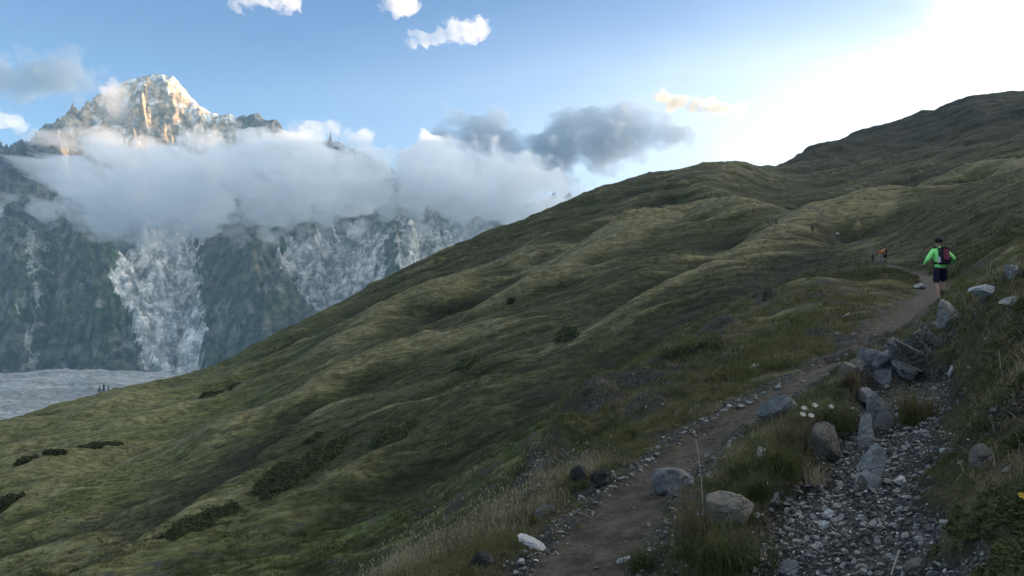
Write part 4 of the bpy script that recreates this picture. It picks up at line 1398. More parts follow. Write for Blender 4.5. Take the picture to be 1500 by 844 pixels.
# middle distance
grass_layer('hummock_grass', blades(8, 22, 0.09, 0.07, 0.007, 1.0, 1.2, 2), PM_green, 70000, 12, 60, lambda x, y: free(x, y) * (0.3 + 0.7 * patchy(x, y, 0.5, 6)), 0.6, 1.5)
grass_layer('hummock_dry_grass', blades(9, 16, 0.09, 0.07, 0.006, 1.0, 1.2, 2), PM_dry, 22000, 12, 70, lambda x, y: free(x, y) * patchy(x, y, 0.6, 7, 0.05, 0.4), 0.6, 1.3)
grass_layer('far_tussocks', blades(10, 20, 0.24, 0.16, 0.022, 1.1, 1.2, 2), PM_tus, 60000, 42, 260, lambda x, y: free(x, y) * (0.15 + 0.85 * patchy(x, y, 0.12, 8)) * (1 - 0.6 * A_dry(x, y)) * (1 - 0.8 * A_gul(x, y)), 0.6, 1.5)
grass_layer('far_tussocks', blades(11, 16, 0.20, 0.16, 0.020, 1.1, 1.2, 2), PM_dry, 26000, 42, 260, lambda x, y: free(x, y) * (0.04 + A_dry(x, y)) * (1 - A_hol(x, y)) * patchy(x, y, 0.3, 9, -0.2, 0.3), 0.6, 1.3)


def stone_proto(seed, sub=2):
    return rock_mesh('pebble', seed, (1, 0.8, 0.5), 7, sub, 0.08)


ST_dark = simple_mat('dark schist chips', (0.088, 0.084, 0.076), 0.8, 0.5, 3, 0.3)
ST_mid = simple_mat('grey chips', (0.205, 0.20, 0.185), 0.8, 0.5, 3, 0.3)
ST_white = simple_mat('pale chips', (0.55, 0.54, 0.51), 0.8, 0.2, 3, 0.3)


def stone_layer(name, seed, mat, n, r0, r1, dens, s0, s1, pw=2.5):
    x, y = sample(n, r0, r1, -10, 33)
    k = rng.random(len(x)) < dens(x, y)
    x, y = x[k], y[k]
    z = ground_z(x, y)
    s = s0 + (s1 - s0) * rng.random(len(x)) ** pw
    Rt = np.stack([rng.normal(0, .35, len(x)), rng.normal(0, .35, len(x)), rng.uniform(0, 6.28, len(x))], 1)
    scatter(name, stone_proto(seed), np.stack([x, y, z + s * 0.12], 1), Rt, np.stack([s, s * rng.uniform(.6, 1, len(x)), s * rng.uniform(.5, 1.1, len(x))], 1), mat, kind='stuff')


gd = lambda x, y: np.clip(A_grav(x, y) + 0.5 * A_side(x, y), 0, 1) * np.minimum(1, (x * x + y * y) / 40)
stone_layer('dark_gravel', 301, ST_dark, 60000, 2.6, 16, gd, 0.006, 0.075, 4.0)
stone_layer('grey_gravel', 302, ST_mid, 36000, 2.6, 16, gd, 0.005, 0.070, 4.5)
stone_layer('pale_gravel', 303, ST_white, 16000, 2.6, 14, lambda x, y: gd(x, y) * 0.75, 0.006, 0.030, 2.2)
td = lambda x, y: np.clip(0.12 * A_trail(x, y) + 0.40 * A_side(x, y) + .05 * A_bank(x, y), 0, 1) * np.minimum(1, (x * x + y * y) / 40)
stone_layer('trail_chips', 304, ST_dark, 26000, 2.6, 28, td, 0.008, 0.06)
stone_layer('trail_chips', 305, ST_mid, 9000, 2.6, 30, td, 0.006, 0.05)
stone_layer('trail_chips', 306, ST_white, 1800, 2.6, 30, td, 0.006, 0.045)

# single pale stones big enough to be counted
protos = [rock_mesh('stone', 400 + i, (1, 0.75, 0.55), 6, 3, 0.08) for i in range(6)]
for me_ in protos:
    me_.materials.append(RM['white'])
spots = [(1290, 745), (1180, 770), (1196, 790), (1228, 786), (1243, 781), (1172, 742), (1155, 735), (1130, 750), (1160, 764), (1226, 800), (1205, 810), (1165, 795), (1120, 800), (1186, 815), (1250, 800), (1215, 730), (1210, 722),
         (1245, 735), (1230, 712), (1300, 680), (1308, 690), (1322, 668), (1250, 700), (1262, 690), (1198, 840), (1215, 838), (1236, 830), (1265, 838), (1152, 752), (1141, 778), (1266, 758), (1285, 795), (1268, 780), (1300, 770), (1310, 640), (1330, 630), (1296, 655), (1318, 610),
         (1345, 615), (1338, 595), (1310, 590), (1300, 600)]
for i, (px, py) in enumerate(spots):
    p = ground_pt(px, py)
    s = rng.uniform(8, 13) * math.hypot(p[0], p[1]) / 1177
    o = obj('pale_stone', protos[i % 6], None, loc=(p[0], p[1], p[2] + s * 0.1), rot=(rng.normal(0, .2), rng.normal(0, .2), rng.uniform(0, 6.28)),
            label='small pale stone lying loose on the dark gravel path', category='stone', group='pale stones strewn over the gravel path')
    o.scale = (s, s, s)
spots2 = [(1068, 597), (1085, 596), (1096, 592), (1102, 590), (1120, 578), (1060, 603), (962, 668), (950, 675), (938, 690), (926, 697), (908, 704), (900, 715), (1140, 570), (1128, 640), (1082, 660), (1040, 700), (1009, 745), (990, 760), (1178, 560), (985, 800), (950, 770)]
for i, (px, py) in enumerate(spots2):
    p = ground_pt(px, py)
    s = rng.uniform(7, 12) * math.hypot(p[0], p[1]) / 1177
    o = obj('pale_stone', protos[(i + 2) % 6], None, loc=(p[0], p[1], p[2] + s * 0.1), rot=(rng.normal(0, .2), rng.normal(0, .2), rng.uniform(0, 6.28)),
            label='small pale stone on the dark soil edging the dirt trail', category='stone', group='pale stones along the edges of the trail')
    o.scale = (s, s, s)


# ------------------------------------------------------------------ plants one can point at
def tuft(px, py, w, h, label, mat, seed, n=150, width=0.004, lean=0.8, droop=0.9, name='grass_tuft', cat='grass tuft'):
    p = ground_pt(px, py)
    k = math.hypot(p[0], p[1]) / 1177
    me = blades(seed, int(n * 1.3), h * k * 1.25, w * k * 0.26, width, lean, droop, 4)
    return obj(name, me, mat, loc=(p[0], p[1], p[2]), label=label, category=cat)


tuft(1062, 826, 120, 60, 'big shaggy green grass tuft in front of the tan boulder', PM_green, 501, 420, 0.005, 1.0, 1.3)
tuft(1190, 706, 46, 26, 'small spiky tuft at the upper edge of the gravel', PM_dry, 502, 90, 0.004, 1.1, 0.7)
tuft(1090, 700, 46, 34, 'brown-tipped moss tuft left of the small white stone', PM_green, 503, 220, 0.004, 0.9, 1.2)
tuft(1140, 690, 66, 44, 'wide green tuft hanging over the gravel on the berm', PM_green, 504, 320, 0.004, 0.9, 1.3)
tuft(1175, 655, 60, 40, 'brownish tuft just left of the pointed boulder', PM_heath, 505, 260, 0.004, 0.9, 1.1)
tuft(1225, 628, 60, 34, 'green mossy tuft above the pointed boulder', PM_green, 506, 300, 0.004, 0.9, 1.3)
tuft(1110, 728, 36, 34, 'dull green tuft drooping at the left corner of the gravel', PM_green, 507, 180, 0.004, 0.9, 1.3)
tuft(1246, 570, 26, 22, 'russet tuft growing between the small outcrop and the trail', PM_heath, 508, 160, 0.006, 0.8, 0.8)
tuft(1340, 620, 40, 44, 'tall dark green tuft where the right bank meets the gravel head', PM_green, 509, 220, 0.006, 0.8, 1.1)
tuft(1020, 792, 46, 56, 'reddish-brown tuft on the left of the big shaggy one', PM_heath, 510, 160, 0.004, 0.8, 0.9)
tuft(940, 835, 50, 36, 'low yellow-green tuft between the trail and the dark soil at the bottom', PM_green, 511, 200, 0.004, 0.9, 1.1)


def flower(px, py, h, head, label, colr, name, n=7, hd=5):
    p = ground_pt(px, py)
    k = math.hypot(p[0], p[1]) / 1177
    root = bpy.data.objects.new(name, None)
    COL.objects.link(root)
    root.location = p
    root['label'] = label
    root['category'] = 'flower'
    V, F, Tt = [], [], []
    r = np.random.default_rng(int(px))
    obj('stem', blades(int(px), 4, h * k, 0.01, 0.003, 0.3, 0.2, 3, jit=0.1), PM_green, root)
    for j in range(n):
        a = 2 * math.pi * j / n
        s = head * k
        c0, c1 = math.cos(a), math.sin(a)
        b = len(V)
        V += [(0, 0, 0), (c0 * s - c1 * s * .35, c1 * s + c0 * s * .35, s * .35), (c0 * s * 1.3, c1 * s * 1.3, s * .3), (c0 * s + c1 * s * .35, c1 * s - c0 * s * .35, s * .35)]
        F.append((b, b + 1, b + 2, b + 3))
    o = obj('flower_head', mesh_np('flower_head', V, F, smooth=False), colr, root)
    o.location = (0, 0, h * k * 0.9)
    o.rotation_euler = (0.7, 0, 0)


FW = simple_mat('white petals', (0.62, 0.61, 0.55), 0.7, 0.1)
FY = simple_mat('yellow petals', (0.75, 0.50, 0.06), 0.7, 0.1)
flower(1497, 742, 14, 4, 'yellow flower at the right edge of the picture in the bank', FY, 'yellow_flower')
for i, (px, py, t) in enumerate([(1178, 606, 'leftmost'), (1194, 602, 'highest'), (1176, 616, 'lowest'), (1188, 618, 'second lowest'), (1218, 606, 'rightmost')]):
    flower(px, py, 8, 3.4, t + ' of the white flower heads in the dark tuft beside the low bluish slab', FW, 'white_flower')


def stalk(px, py, h, label, lean=0.05, curl=0.3, mat=None, headr=0.008, wid=0.0022, az=0.0):
    p = ground_pt(px, py)
    k = math.hypot(p[0], p[1]) / 1177
    H = h * k
    root = bpy.data.objects.new('dry_stalk', None)
    COL.objects.link(root)
    root.location = p
    root['label'] = label
    root['category'] = 'grass stalk'
    V, F = [], []
    n = 14
    x = z = 0
    an = lean
    for i in range(n + 1):
        for q in range(4):
            V.append((x + wid * math.cos(q * 1.571), wid * math.sin(q * 1.571), z))
        x += math.sin(an) * H / n
        z += math.cos(an) * H / n
        an += curl / n * (2.5 if i > n - 4 else 0.6)
    for i in range(n):
        for q in range(4):
            F.append((4 * i + q, 4 * i + (q + 1) % 4, 4 * i + 4 + (q + 1) % 4, 4 * i + 4 + q))
    obj('stem', mesh_np('stem', V, F), mat or DRYS, root)
    if headr:
        hm_ = rock_mesh('seed_head', 8, (headr * 1.6, headr * 1.6, headr * 2.6), 2, 2)
        obj('seed_head', hm_, DRYS, root, loc=(x, 0, z))
    root.rotation_euler = (0, 0, az)


DRYS = simple_mat('dry stalk', (0.36, 0.32, 0.24), 0.8, 0.15)
stalk(1031, 775, 128, 'tall pale grass stalk with a white nodding head beside the tan boulder', -0.02, -0.22, headr=0.010)
stalk(1103, 690, 30, 'short bent white stalk left of the brown-tipped tuft', 0.1, 0.6, headr=0.0)
stalk(1306, 842, 34, 'stout pale stick poking up at the bottom edge by the plants', 0.3, 0.1, headr=0, wid=0.006)
stalk(1470, 560, 40, 'thin dry stalk standing on the right bank below the white rock', -0.2, 0.2, headr=0)
stalk(1400, 705, 70, 'long arching dry stalk bending right over the bank plants', 0.7, 1.1, headr=0)


# dark juniper patches on the open hillside
def shrub(px, py, w, h, label, seed, n=None):
    p = ground_pt(px, py + h * 0.25)
    k = math.hypot(p[0], p[1]) / 1177
    r = np.random.default_rng(seed)
    rx = w * k * 0.5
    pa_, pb_ = ground_pt(px, py + h * 0.5), ground_pt(px, py - h * 0.45)
    ry = float(np.clip(math.hypot(*(pb_ - pa_)[:2]) * 0.5, w * k * 0.4, w * k * 1.6))
    p = (pa_ + pb_) / 2
    p[2] = ground_z(p[0], p[1])
    n = n or int(np.clip(w * h * 1.6, 500, 6500))
    leaf = max(2.2 * k, 0.05)
    blobs = 9
    bx = r.uniform(-0.75, 0.75, blobs) * rx
    by = r.uniform(-0.75, 0.75, blobs) * ry
    br = r.uniform(0.28, 0.55, blobs)
    V, F = [], []
    bi = r.integers(0, blobs, n)
    d = r.normal(size=(n, 3))
    d /= np.linalg.norm(d, axis=1)[:, None]
    q = r.uniform(0.5, 1, n) ** 0.5
    X_ = bx[bi] + d[:, 0] * q * br[bi] * rx
    Y_ = by[bi] + d[:, 1] * q * br[bi] * ry
    q = np.where(r.random(n) < 0.35, q * r.uniform(1.0, 1.8, n), q)
    hh = np.abs(d[:, 2]) * q * br[bi] * min(0.7 * rx, 1.7)
    Zl = ground_z(p[0] + X_, p[1] + Y_) - p[2] + hh
    C = np.stack([X_, Y_, Zl], 1)
    nrm = d * 0.5 + r.normal(0, 0.6, (n, 3)) + np.array([0, 0, .3])
    nrm /= np.linalg.norm(nrm, axis=1)[:, None]
    a = np.cross(nrm, r.normal(size=(n, 3)))
    a /= np.linalg.norm(a, axis=1)[:, None]
    b = np.cross(nrm, a)
    s = (leaf * r.uniform(0.6, 1.5, n))[:, None]
    Vv = np.stack([C - a * s, C - b * s * .5, C + a * s, C + b * s * .5], 1).reshape(-1, 3)
    Ff = np.arange(4 * n).reshape(n, 4)
    me = mesh_np('juniper_shrub', Vv, Ff, attrs={'tipness': np.repeat(np.clip(q, 0, 1), 4)}, smooth=False)
    obj('juniper_shrub', me, PM_jun, loc=p, label=label, category='shrub')


PM_jun = plant_mat('juniper', [(0.022, 0.031, 0.015), (0.043, 0.056, 0.025)], (0.075, 0.09, 0.04), 0.5)
shrub(452, 678, 92, 46, 'largest dark shrub patch on the open slope left of centre', 601)
shrub(415, 708, 74, 40, 'dark shrub patch joined to the lower left of the largest one', 602)
shrub(577, 630, 66, 42, 'dark shrub patch right of and above the largest one', 603)
shrub(300, 765, 58, 42, 'round dark shrub low on the slope above the bottom left', 604)
shrub(682, 538, 44, 26, 'dark shrub on the slope near the centre of the picture', 605)
shrub(322, 580, 38, 14, 'small flat shrub high on the left slope below the skyline', 606)
shrub(145, 656, 40, 13, 'flat dark shrub right of the row on the left slope', 607)
shrub(80, 664, 24, 9, 'middle low shrub in the row on the far left slope', 608)
shrub(36, 677, 24, 9, 'leftmost low shrub in the row on the far left slope', 609)
shrub(6, 742, 44, 28, 'dark shrub cut by the left edge of the picture', 610)
shrub(832, 492, 40, 22, 'dim shrub patch in the hollow right of the centre', 611)
shrub(750, 441, 16, 9, 'tiny dark shrub on the pale rib above the centre', 612)
shrub(455, 644, 26, 12, 'small shrub just above the largest dark patch', 613)
shrub(248, 785, 22, 12, 'small shrub left of the round dark one near the bottom', 614)
shrub(540, 800, 16, 10, 'single small shrub in the green hollow at the bottom', 615)


# conifers on the moraine
def conifer(px, h, label, seed):
    pk = px
    yd = 3830.0
    x = float(pdir(pk, 563)[0] / pdir(pk, 563)[1]) * yd
    z0 = float(pdir(pk, 574)[2] / pdir(pk, 574)[1]) * yd
    root = bpy.data.objects.new('conifer', None)
    COL.objects.link(root)
    root.location = (x, yd, z0)
    root['label'] = label
    root['category'] = 'tree'
    root['group'] = 'dark conifers on the moraine'
    bm = bmesh.new()
    bmesh.ops.create_cone(bm, segments=7, radius1=h * .03, radius2=h * .008, depth=h)
    bmesh.ops.translate(bm, verts=bm.verts, vec=(0, 0, h / 2))
    me = bpy.data.meshes.new('trunk')
    bm.to_mesh(me)
    obj('trunk', me, BARK, root)
    r = np.random.default_rng(seed)
    n = 420
    t = r.random(n) ** 0.8
    rad = (1 - t) * h * 0.42 * (0.6 + 0.4 * np.abs(np.sin(t * 30)))
    a = r.uniform(0, 6.28, n)
    q = r.uniform(0.3, 1, n)
    C = np.stack([np.cos(a) * rad * q, np.sin(a) * rad * q, h * (0.08 + 0.92 * t) - rad * q * .3], 1)
    u = np.stack([np.cos(a), np.sin(a), np.full(n, -.35)], 1) * h * .09
    v = np.stack([-np.sin(a), np.cos(a), np.zeros(n)], 1) * h * .055
    Vv = np.stack([C - u, C - v, C + u, C + v], 1).reshape(-1, 3)
    obj('crown', mesh_np('crown', Vv, np.arange(4 * n).reshape(n, 4), attrs={'tipness': np.zeros(4 * n)}, smooth=False), PM_jun, root)


BARK = simple_mat('bark', (0.05, 0.04, 0.03))
for i, (px, h, t) in enumerate([(146, 30, 'leftmost dark conifer of the clump'), (152, 38, 'tallest dark conifer of the clump'), (159, 28, 'dark conifer right of the tallest'), (166, 22, 'small dark conifer near the right of the clump'), (173, 20, 'rightmost small conifer of the clump')]):
    conifer(px, h, t + ' on the pale moraine above the meadow', 700 + i)


# ------------------------------------------------------------------ people
def skin_mesh(name, verts, edges, radii, root=0, sub=2):
    me = bpy.data.meshes.new(name + '_base')
    me.from_pydata(verts, edges, [])
    o = bpy.data.objects.new(name + '_base', me)
    COL.objects.link(o)
    md = o.modifiers.new('skin', 'SKIN')
    md.use_smooth_shade = True
    if not me.skin_vertices:
        me.attributes.new('skin_vertex', 'INT', 'POINT')
    sv = me.skin_vertices[0].data
    for i, r in enumerate(radii):
        sv[i].radius = r if isinstance(r, tuple) else (r, r)
        sv[i].use_root = (i == root)
    s = o.modifiers.new('sub', 'SUBSURF')
    s.levels = sub
    s.render_levels = sub
    dg = bpy.context.evaluated_depsgraph_get()
    out = bpy.data.meshes.new_from_object(o.evaluated_get(dg))
    out.name = name
    bpy.data.objects.remove(o)
    for p in out.polygons:
        p.use_smooth = True
    return out


def chain_mesh(name, chains, sub=2):
    """chains of (x, y, z, radius); points repeated within 1e-4 are shared"""
    verts, rad, edges, key = [], [], [], {}
    for ch in chains:
        prev = None
        for (x, y, z, r) in ch:
            k = (round(x, 4), round(y, 4), round(z, 4))
            if k not in key:
                key[k] = len(verts)
                verts.append((x, y, z))
                rad.append(r)
            i = key[k]
            if prev is not None and prev != i:
                edges.append((prev, i))
            prev = i
    return skin_mesh(name, verts, edges, rad, 0, sub)


def cloth(name, col, rough=0.75, var=0.12):
    return simple_mat(name, col, rough, var, 25, 0.25, 0.3)


SKIN = cloth('skin', (0.36, 0.22, 0.16))
HAIR = cloth('dark cap', (0.016, 0.016, 0.018))
SHOE = cloth('shoe', (0.10, 0.11, 0.13))
BLACK = cloth('black fabric', (0.010, 0.011, 0.015))
SOCK = cloth('pale sock', (0.48, 0.48, 0.46))


def person(px, py, label, heading=0.0, jacket=(0.1, 0.1, 0.1), legs=(0.02, 0.02, 0.03), pack=None, detail=False, pose='walk', height=1.76, hat=None, dx=0.0, group=None, loc=None):
    p = ground_pt(px, py) if loc is None else loc
    root = bpy.data.objects.new('person', None)
    COL.objects.link(root)
    root.location = (float(p[0]), float(p[1]), float(p[2]) - 0.01)
    root.rotation_euler = (0, 0, heading)
    s = height / 1.80
    root.scale = (s, s, s)
    root['label'] = label
    root['category'] = 'person'
    if group:
        root['group'] = group
    sub = 2 if detail else 1
    Lk, La, Rk_, Ra = (-0.115, 0.02, 0.50), (-0.13, -0.12, 0.10), (0.125, 0.13, 0.53), (0.12, 0.12, 0.13)
    if pose == 'stand':
        Lk, La, Rk_, Ra = (-0.11, 0.02, 0.50), (-0.12, -0.01, 0.09), (0.11, 0.03, 0.50), (0.13, 0.03, 0.09)
    if pose == 'stride':
        Lk, La, Rk_, Ra = (-0.10, -0.08, 0.51), (-0.11, -0.32, 0.14), (0.10, 0.20, 0.54), (0.11, 0.26, 0.12)
    Le, Lh, Re, Rh = (-0.36, 0.00, 1.16), (-0.33, 0.22, 1.03), (0.37, -0.02, 1.19), (0.45, 0.20, 1.06)
    if pose == 'stand':
        Le, Lh, Re, Rh = (-0.30, 0.0, 1.14), (-0.26, 0.2, 0.98), (0.30, 0.0, 1.14), (0.24, 0.2, 1.02)
    pel = (0, 0, 0.95)
    ch = (0, 0.05, 1.30)
    nk = (0, 0.08, 1.49)
    body = [
        [(*pel, .10), (0, 0.03, 1.12, .10), (*ch, .12), (*nk, .055), (0.01, 0.10, 1.56, .055), (0.015, 0.115, 1.62, .088), (0.015, 0.11, 1.69, .098), (0.015, 0.10, 1.755, .070)],
        [(0.015, 0.115, 1.62, .088), (0.015, 0.19, 1.585, .028)],
        [(*ch, .12), (-0.17, 0.06, 1.41, .05), (*Le, .038), (*Lh, .026)],
        [(*ch, .12), (0.17, 0.06, 1.41, .05), (*Re, .038), (*Rh, .026)],
        [(*pel, .10), (-0.09, 0, 0.88, .08), (*Lk, .056), ((Lk[0] + La[0]) / 2, (Lk[1] + La[1]) / 2 - 0.025, (Lk[2] * .6 + La[2] * .4), .058), (*La, .036)],
        [(*pel, .10), (0.09, 0, 0.88, .08), (*Rk_, .056), ((Rk_[0] + Ra[0]) / 2, (Rk_[1] + Ra[1]) / 2 - 0.025, (Rk_[2] * .6 + Ra[2] * .4), .058), (*Ra, .036)],
    ]
    for sgn, H in ((-1, Lh), (1, Rh)):
        palm = (H[0] + sgn * 0.005, H[1] + 0.05, H[2] - 0.01)
        body.append([(*H, .026), (*palm, .030)])
        if detail:
            for f, (ox, ln) in enumerate([(-0.027, .036), (-0.010, .043), (0.009, .041), (0.026, .032)]):
                a = (palm[0] + ox, palm[1] + 0.038, palm[2] + 0.002)
                body.append([(*palm, .030), (*a, .010), (a[0], a[1] + ln * .5, a[2] - ln * .7, .009), (a[0], a[1] - 0.004, a[2] - ln * 1.2, .008)])
            body.append([(*palm, .030), (palm[0] - sgn * 0.036, palm[1] + 0.012, palm[2] - 0.006, .011), (palm[0] - sgn * 0.030, palm[1] + 0.042, palm[2] - 0.026, .009)])
    obj('body', chain_mesh('body', body, sub), SKIN, root)
    J = cloth('jacket fabric', jacket, 0.55, 0.10)
    jk = [
        [(0, -0.005, 0.90, .155), (0, 0.0, 0.97, .155), (0, 0.02, 1.10, .15), (0, 0.045, 1.27, .165), (0, 0.065, 1.40, .125), (0, 0.08, 1.475, .075), (0.002, 0.09, 1.515, .068)],
        [(0, 0.045, 1.27, .165), (-0.175, 0.06, 1.40, .082), (*[Le[i] * .5 + (-0.175, 0.06, 1.40)[i] * .5 for i in range(3)], .074), (*Le, .066), (*[Lh[i] * .55 + Le[i] * .45 for i in range(3)], .052), (*[Lh[i] * .93 + Le[i] * .07 for i in range(3)], .040)],
        [(0, 0.045, 1.27, .165), (0.175, 0.06, 1.40, .082), (*[Re[i] * .5 + (0.175, 0.06, 1.40)[i] * .5 for i in range(3)], .074), (*Re, .066), (*[Rh[i] * .55 + Re[i] * .45 for i in range(3)], .052), (*[Rh[i] * .93 + Re[i] * .07 for i in range(3)], .040)],
    ]
    jo = obj('jacket', chain_mesh('jacket', jk, sub), J, root)
    Tm = cloth('trouser fabric', legs, 0.85, 0.12)
    short = detail
    kl = 0.92 if short else 1.0

    def leg(K, A):
        hipz = 0.88
        sx = -0.095 if K[0] < 0 else 0.095
        if short:
            m = [K[i] * 0.98 + (sx, 0, hipz)[i] * 0.02 for i in range(3)]
            return [(0, 0, 0.965, .125), (sx, -0.005, hipz, .115), (*[(K[i] + (sx, 0, hipz)[i]) / 2 for i in range(3)], .098), (*m, .082)]
        return [(0, 0, 0.965, .125), (sx, -0.005, hipz, .11), (*K, .075), (*A, .055)]
    obj('shorts' if short else 'trousers', chain_mesh('shorts', [leg(Lk, La), leg(Rk_, Ra)], sub), Tm, root)
    for side, A in (('l', La), ('r', Ra)):
        sh = [[(A[0], A[1] - 0.045, A[2] - 0.055, .042), (A[0], A[1] + 0.03, A[2] - 0.06, .042), (A[0], A[1] + 0.13, A[2] - 0.065, .036), (A[0], A[1] + 0.18, A[2] - 0.07, .024)],
              [(A[0], A[1] - 0.045, A[2] - 0.055, .042), (A[0], A[1] - 0.01, A[2] - 0.005, .044)]]
        so_ = obj('shoe', chain_mesh('shoe', sh, 1), SHOE, root)
        if detail:
            if side == 'l':
                so_['label'] = 'shoe of the lower, nearer foot'
                obj('sock', chain_mesh('sock', [[(A[0], A[1], A[2] - 0.01, .045), (A[0], A[1] + 0.01, A[2] + 0.07, .048)]], 1), SOCK, root, label='short pale sock')
            else:
                obj('sock', chain_mesh('sock', [[(A[0], A[1], A[2] - 0.02, .043), (A[0] + .002, A[1] - 0.01, A[2] + 0.20, .064), (A[0] + .003, A[1] + 0.0, A[2] + 0.30, .060)]], 1), BLACK, root, label='knee-high black sleeve')
    cb = bmesh.new()
    bmesh.ops.create_icosphere(cb, subdivisions=3, radius=1)
    for v in cb.verts:
        x_, y_, z_ = v.co
        if z_ < -0.25:
            z_ = -0.25 - (z_ + 0.25) * 0.05 - (0.35 if y_ < 0.1 else 0)
        bill = max(0, y_ - 0.75) * 1.5 if abs(z_ + 0.1) < 0.25 else 0
        v.co = Vector((0.015 + x_ * 0.100, 0.105 + (y_ + bill) * 0.118, 1.695 + z_ * 0.105))
    hm_ = bpy.data.meshes.new('cap')
    cb.to_mesh(hm_)
    cb.free()
    for p_ in hm_.polygons:
        p_.use_smooth = True
    obj('cap', hm_, hat or HAIR, root)
    # ears
    if detail:
        for sx in (-1, 1):
            obj('ear', chain_mesh('ear', [[(0.015 + sx * 0.098, 0.11, 1.625, .016), (0.015 + sx * 0.102, 0.108, 1.655, .018)]], 1), SKIN, root)
    if pack is not None:
        PK = cloth('rucksack', pack, 0.7, 0.2)
        bm = bmesh.new()
        bmesh.ops.create_cube(bm, size=1)
        for v in bm.verts:
            top = v.co.z > 0
            back = v.co.y < 0
            v.co = Vector((v.co.x * (0.25 if top else 0.29) * (0.85 if back else 1), v.co.y * (0.13 if top else 0.18), v.co.z * 0.44))
        bmesh.ops.bevel(bm, geom=list(bm.edges), offset=0.035, segments=3, profile=0.6, affect='EDGES')
        me = bpy.data.meshes.new('backpack')
        bm.to_mesh(me)
        bm.free()
        bp = obj('backpack', me, BLACK if detail else PK, root, loc=(0, -0.185, 1.245), rot=(-0.10, 0, 0))
        if detail:
            for nm, sz, lc, mt in (('front_pocket', (0.15, 0.05, 0.30), (0, -0.10, 0.035), PK), ('top_lid', (0.22, 0.12, 0.05), (0, -0.01, 0.215), BLACK), ('side_pocket', (0.05, 0.10, 0.16), (-0.155, 0.0, -0.10), WHITEF), ('side_pocket', (0.05, 0.10, 0.16), (0.155, 0.0, -0.10), BLACK)):
                b2 = bmesh.new()
                bmesh.ops.create_cube(b2, size=1)
                for v in b2.verts:
                    v.co = Vector((v.co.x * sz[0], v.co.y * sz[1], v.co.z * sz[2]))
                bmesh.ops.bevel(b2, geom=list(b2.edges), offset=min(sz) * 0.3, segments=2, affect='EDGES')
                m2 = bpy.data.meshes.new(nm)
                b2.to_mesh(m2)
                b2.free()
                obj(nm, m2, mt, bp, loc=lc)
            for sx in (-1, 1):
                last_ = obj('strap', chain_mesh('strap', [[(sx * 0.10, -0.10, 1.44, .022), (sx * 0.115, -0.03, 1.515, .022), (sx * 0.125, 0.10, 1.50, .022), (sx * 0.13, 0.20, 1.38, .022), (sx * 0.15, 0.19, 1.22, .020), (sx * 0.17, 0.02, 1.08, .018), (sx * 0.14, -0.12, 1.06, .018)]], 1), BLACK, bp)
                last_.matrix_parent_inverse = (Matrix.Translation((0, -0.185, 1.245)) @ Matrix.Rotation(-0.10, 4, 'X')).inverted()
            last_ = obj('hip_belt', chain_mesh('hip_belt', [[(-0.14, -0.12, 1.06, .02), (-0.17, 0.0, 1.05, .02), (-0.12, 0.15, 1.05, .02), (0.12, 0.15, 1.05, .02), (0.17, 0.0, 1.05, .02), (0.14, -0.12, 1.06, .02)]], 1), BLACK, bp)
            last_.matrix_parent_inverse = (Matrix.Translation((0, -0.185, 1.245)) @ Matrix.Rotation(-0.10, 4, 'X')).inverted()
            for zz in (-0.08, 0.0, 0.08):
                m3 = rock_mesh('cord', 5, (0.10, 0.012, 0.012), 0, 2)
                obj('cord', m3, GREYF, bp, loc=(0, -0.132, 0.035 + zz), rot=(0, 0.5 if zz else -0.5, 0))
    return root


WHITEF = cloth('pale fabric', (0.55, 0.56, 0.56))
GREYF = cloth('grey cord', (0.30, 0.28, 0.30))

_d = pdir(1378, 437)
_h = math.hypot(float(_d[0]), float(_d[1]))
pH = np.array([float(_d[0]) / _h * 25.0, float(_d[1]) / _h * 25.0, 0.0])
pH[2] = ground_z(pH[0], pH[1])
print('hiker z', pH, 'line', float(_d[2]) / _h * 25)
hk = person(1378, 437, 'hiker from behind in bright green jacket, dark shorts and red and black backpack', 0.06, (0.34, 1.0, 0.26), (0.012, 0.013, 0.030), (0.22, 0.035, 0.065), True, 'walk', 1.80, loc=pH)
# walking pole in the left hand
bm = bmesh.new()
a_, b_ = Vector((-0.335, 0.27, 1.02)), Vector((-0.27, -0.02, 0.0))
H_l = hk.matrix_basis


def rod(name, a, b, r1, r2, mat, parent, seg=8):
    bm = bmesh.new()
    d = b - a
    q = d.to_track_quat('Z', 'Y')
    bmesh.ops.create_cone(bm, cap_ends=True, segments=seg, radius1=r1, radius2=r2, depth=d.length)
    for v in bm.verts:
        v.co = q @ v.co + (a + b) / 2
    me = bpy.data.meshes.new(name)
    bm.to_mesh(me)
    bm.free()
    return obj(name, me, mat, parent)


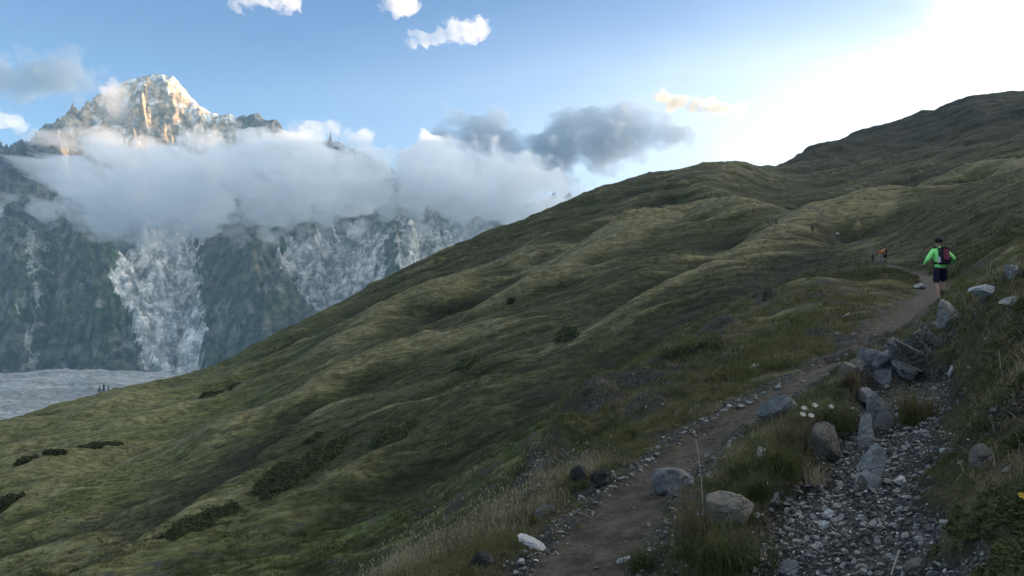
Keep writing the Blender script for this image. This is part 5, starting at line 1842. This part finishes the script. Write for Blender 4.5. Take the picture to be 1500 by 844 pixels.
pole = bpy.data.objects.new('trekking_pole', None)
COL.objects.link(pole)
pole.location = hk.location
pole.rotation_euler = hk.rotation_euler
pole['label'] = "thin trekking pole held in the green-jacketed hiker's left hand"
pole['category'] = 'trekking pole'
PA = cloth('pole alloy', (0.13, 0.13, 0.14), 0.4)
wx_, wy2 = float(hk.location[0]) + -0.37, float(hk.location[1]) + 0.05
gz = float(ground_z(np.array(wx_), np.array(wy2))) - hk.location[2]
b_ = Vector((-0.37, 0.05, gz))
rod('shaft', a_, b_, 0.008, 0.006, PA, pole)
rod('grip', a_ + (a_ - b_).normalized() * 0.06, a_ - (a_ - b_).normalized() * 0.07, 0.014, 0.014, BLACK, pole)

GRP = 'hikers strung out along the trail ahead'
person(1297, 384.5, 'distant hiker in an orange top with a dark backpack, ahead on the trail', 0.1, (0.62, 0.25, 0.12), (0.02, 0.02, 0.025), (0.02, 0.02, 0.02), False, 'walk', 1.78, group=GRP)
person(1290, 385, 'distant hiker in a red-orange top left of the one with the backpack', -0.2, (0.42, 0.12, 0.07), (0.25, 0.26, 0.27), None, False, 'stand', 1.68, group=GRP)
person(1279, 386, 'distant hiker all in black with a pale patch, at the left of the orange pair', 0.4, (0.02, 0.022, 0.026), (0.015, 0.015, 0.018), (0.03, 0.03, 0.03), False, 'stride', 1.3, group=GRP)
person(1265, 353, 'dark-clothed hiker alone on the slope above the orange pair', 0.2, (0.03, 0.03, 0.035), (0.02, 0.02, 0.02), (0.02, 0.02, 0.02), False, 'stride', 1.75, group=GRP)
person(1227, 351, 'tiny hiker with a white top on the dark slope left of the others', 0.2, (0.6, 0.6, 0.58), (0.03, 0.03, 0.04), None, False, 'walk', 1.75, group=GRP)
person(1190, 341, 'tiny dark hiker in the middle of the far trail', 0.2, (0.03, 0.03, 0.04), (0.02, 0.02, 0.02), (0.02, 0.02, 0.02), False, 'walk', 1.75, group=GRP)
person(1137, 331, 'right one of two tiny dark hikers side by side on the far trail', 0.2, (0.04, 0.03, 0.03), (0.02, 0.02, 0.02), None, False, 'walk', 1.75, group=GRP)
person(1125, 331, 'left one of two tiny dark hikers side by side on the far trail', 0.2, (0.03, 0.03, 0.04), (0.02, 0.02, 0.02), None, False, 'stride', 1.75, group=GRP)
person(1104, 314, 'tiny dark hiker just below the farthest white one', 0.2, (0.04, 0.04, 0.04), (0.02, 0.02, 0.02), None, False, 'walk', 1.75, group=GRP)
person(1105, 304, 'farthest tiny hiker with a white top near the crest of the trail', 0.2, (0.6, 0.6, 0.6), (0.05, 0.05, 0.05), None, False, 'walk', 1.75, group=GRP)
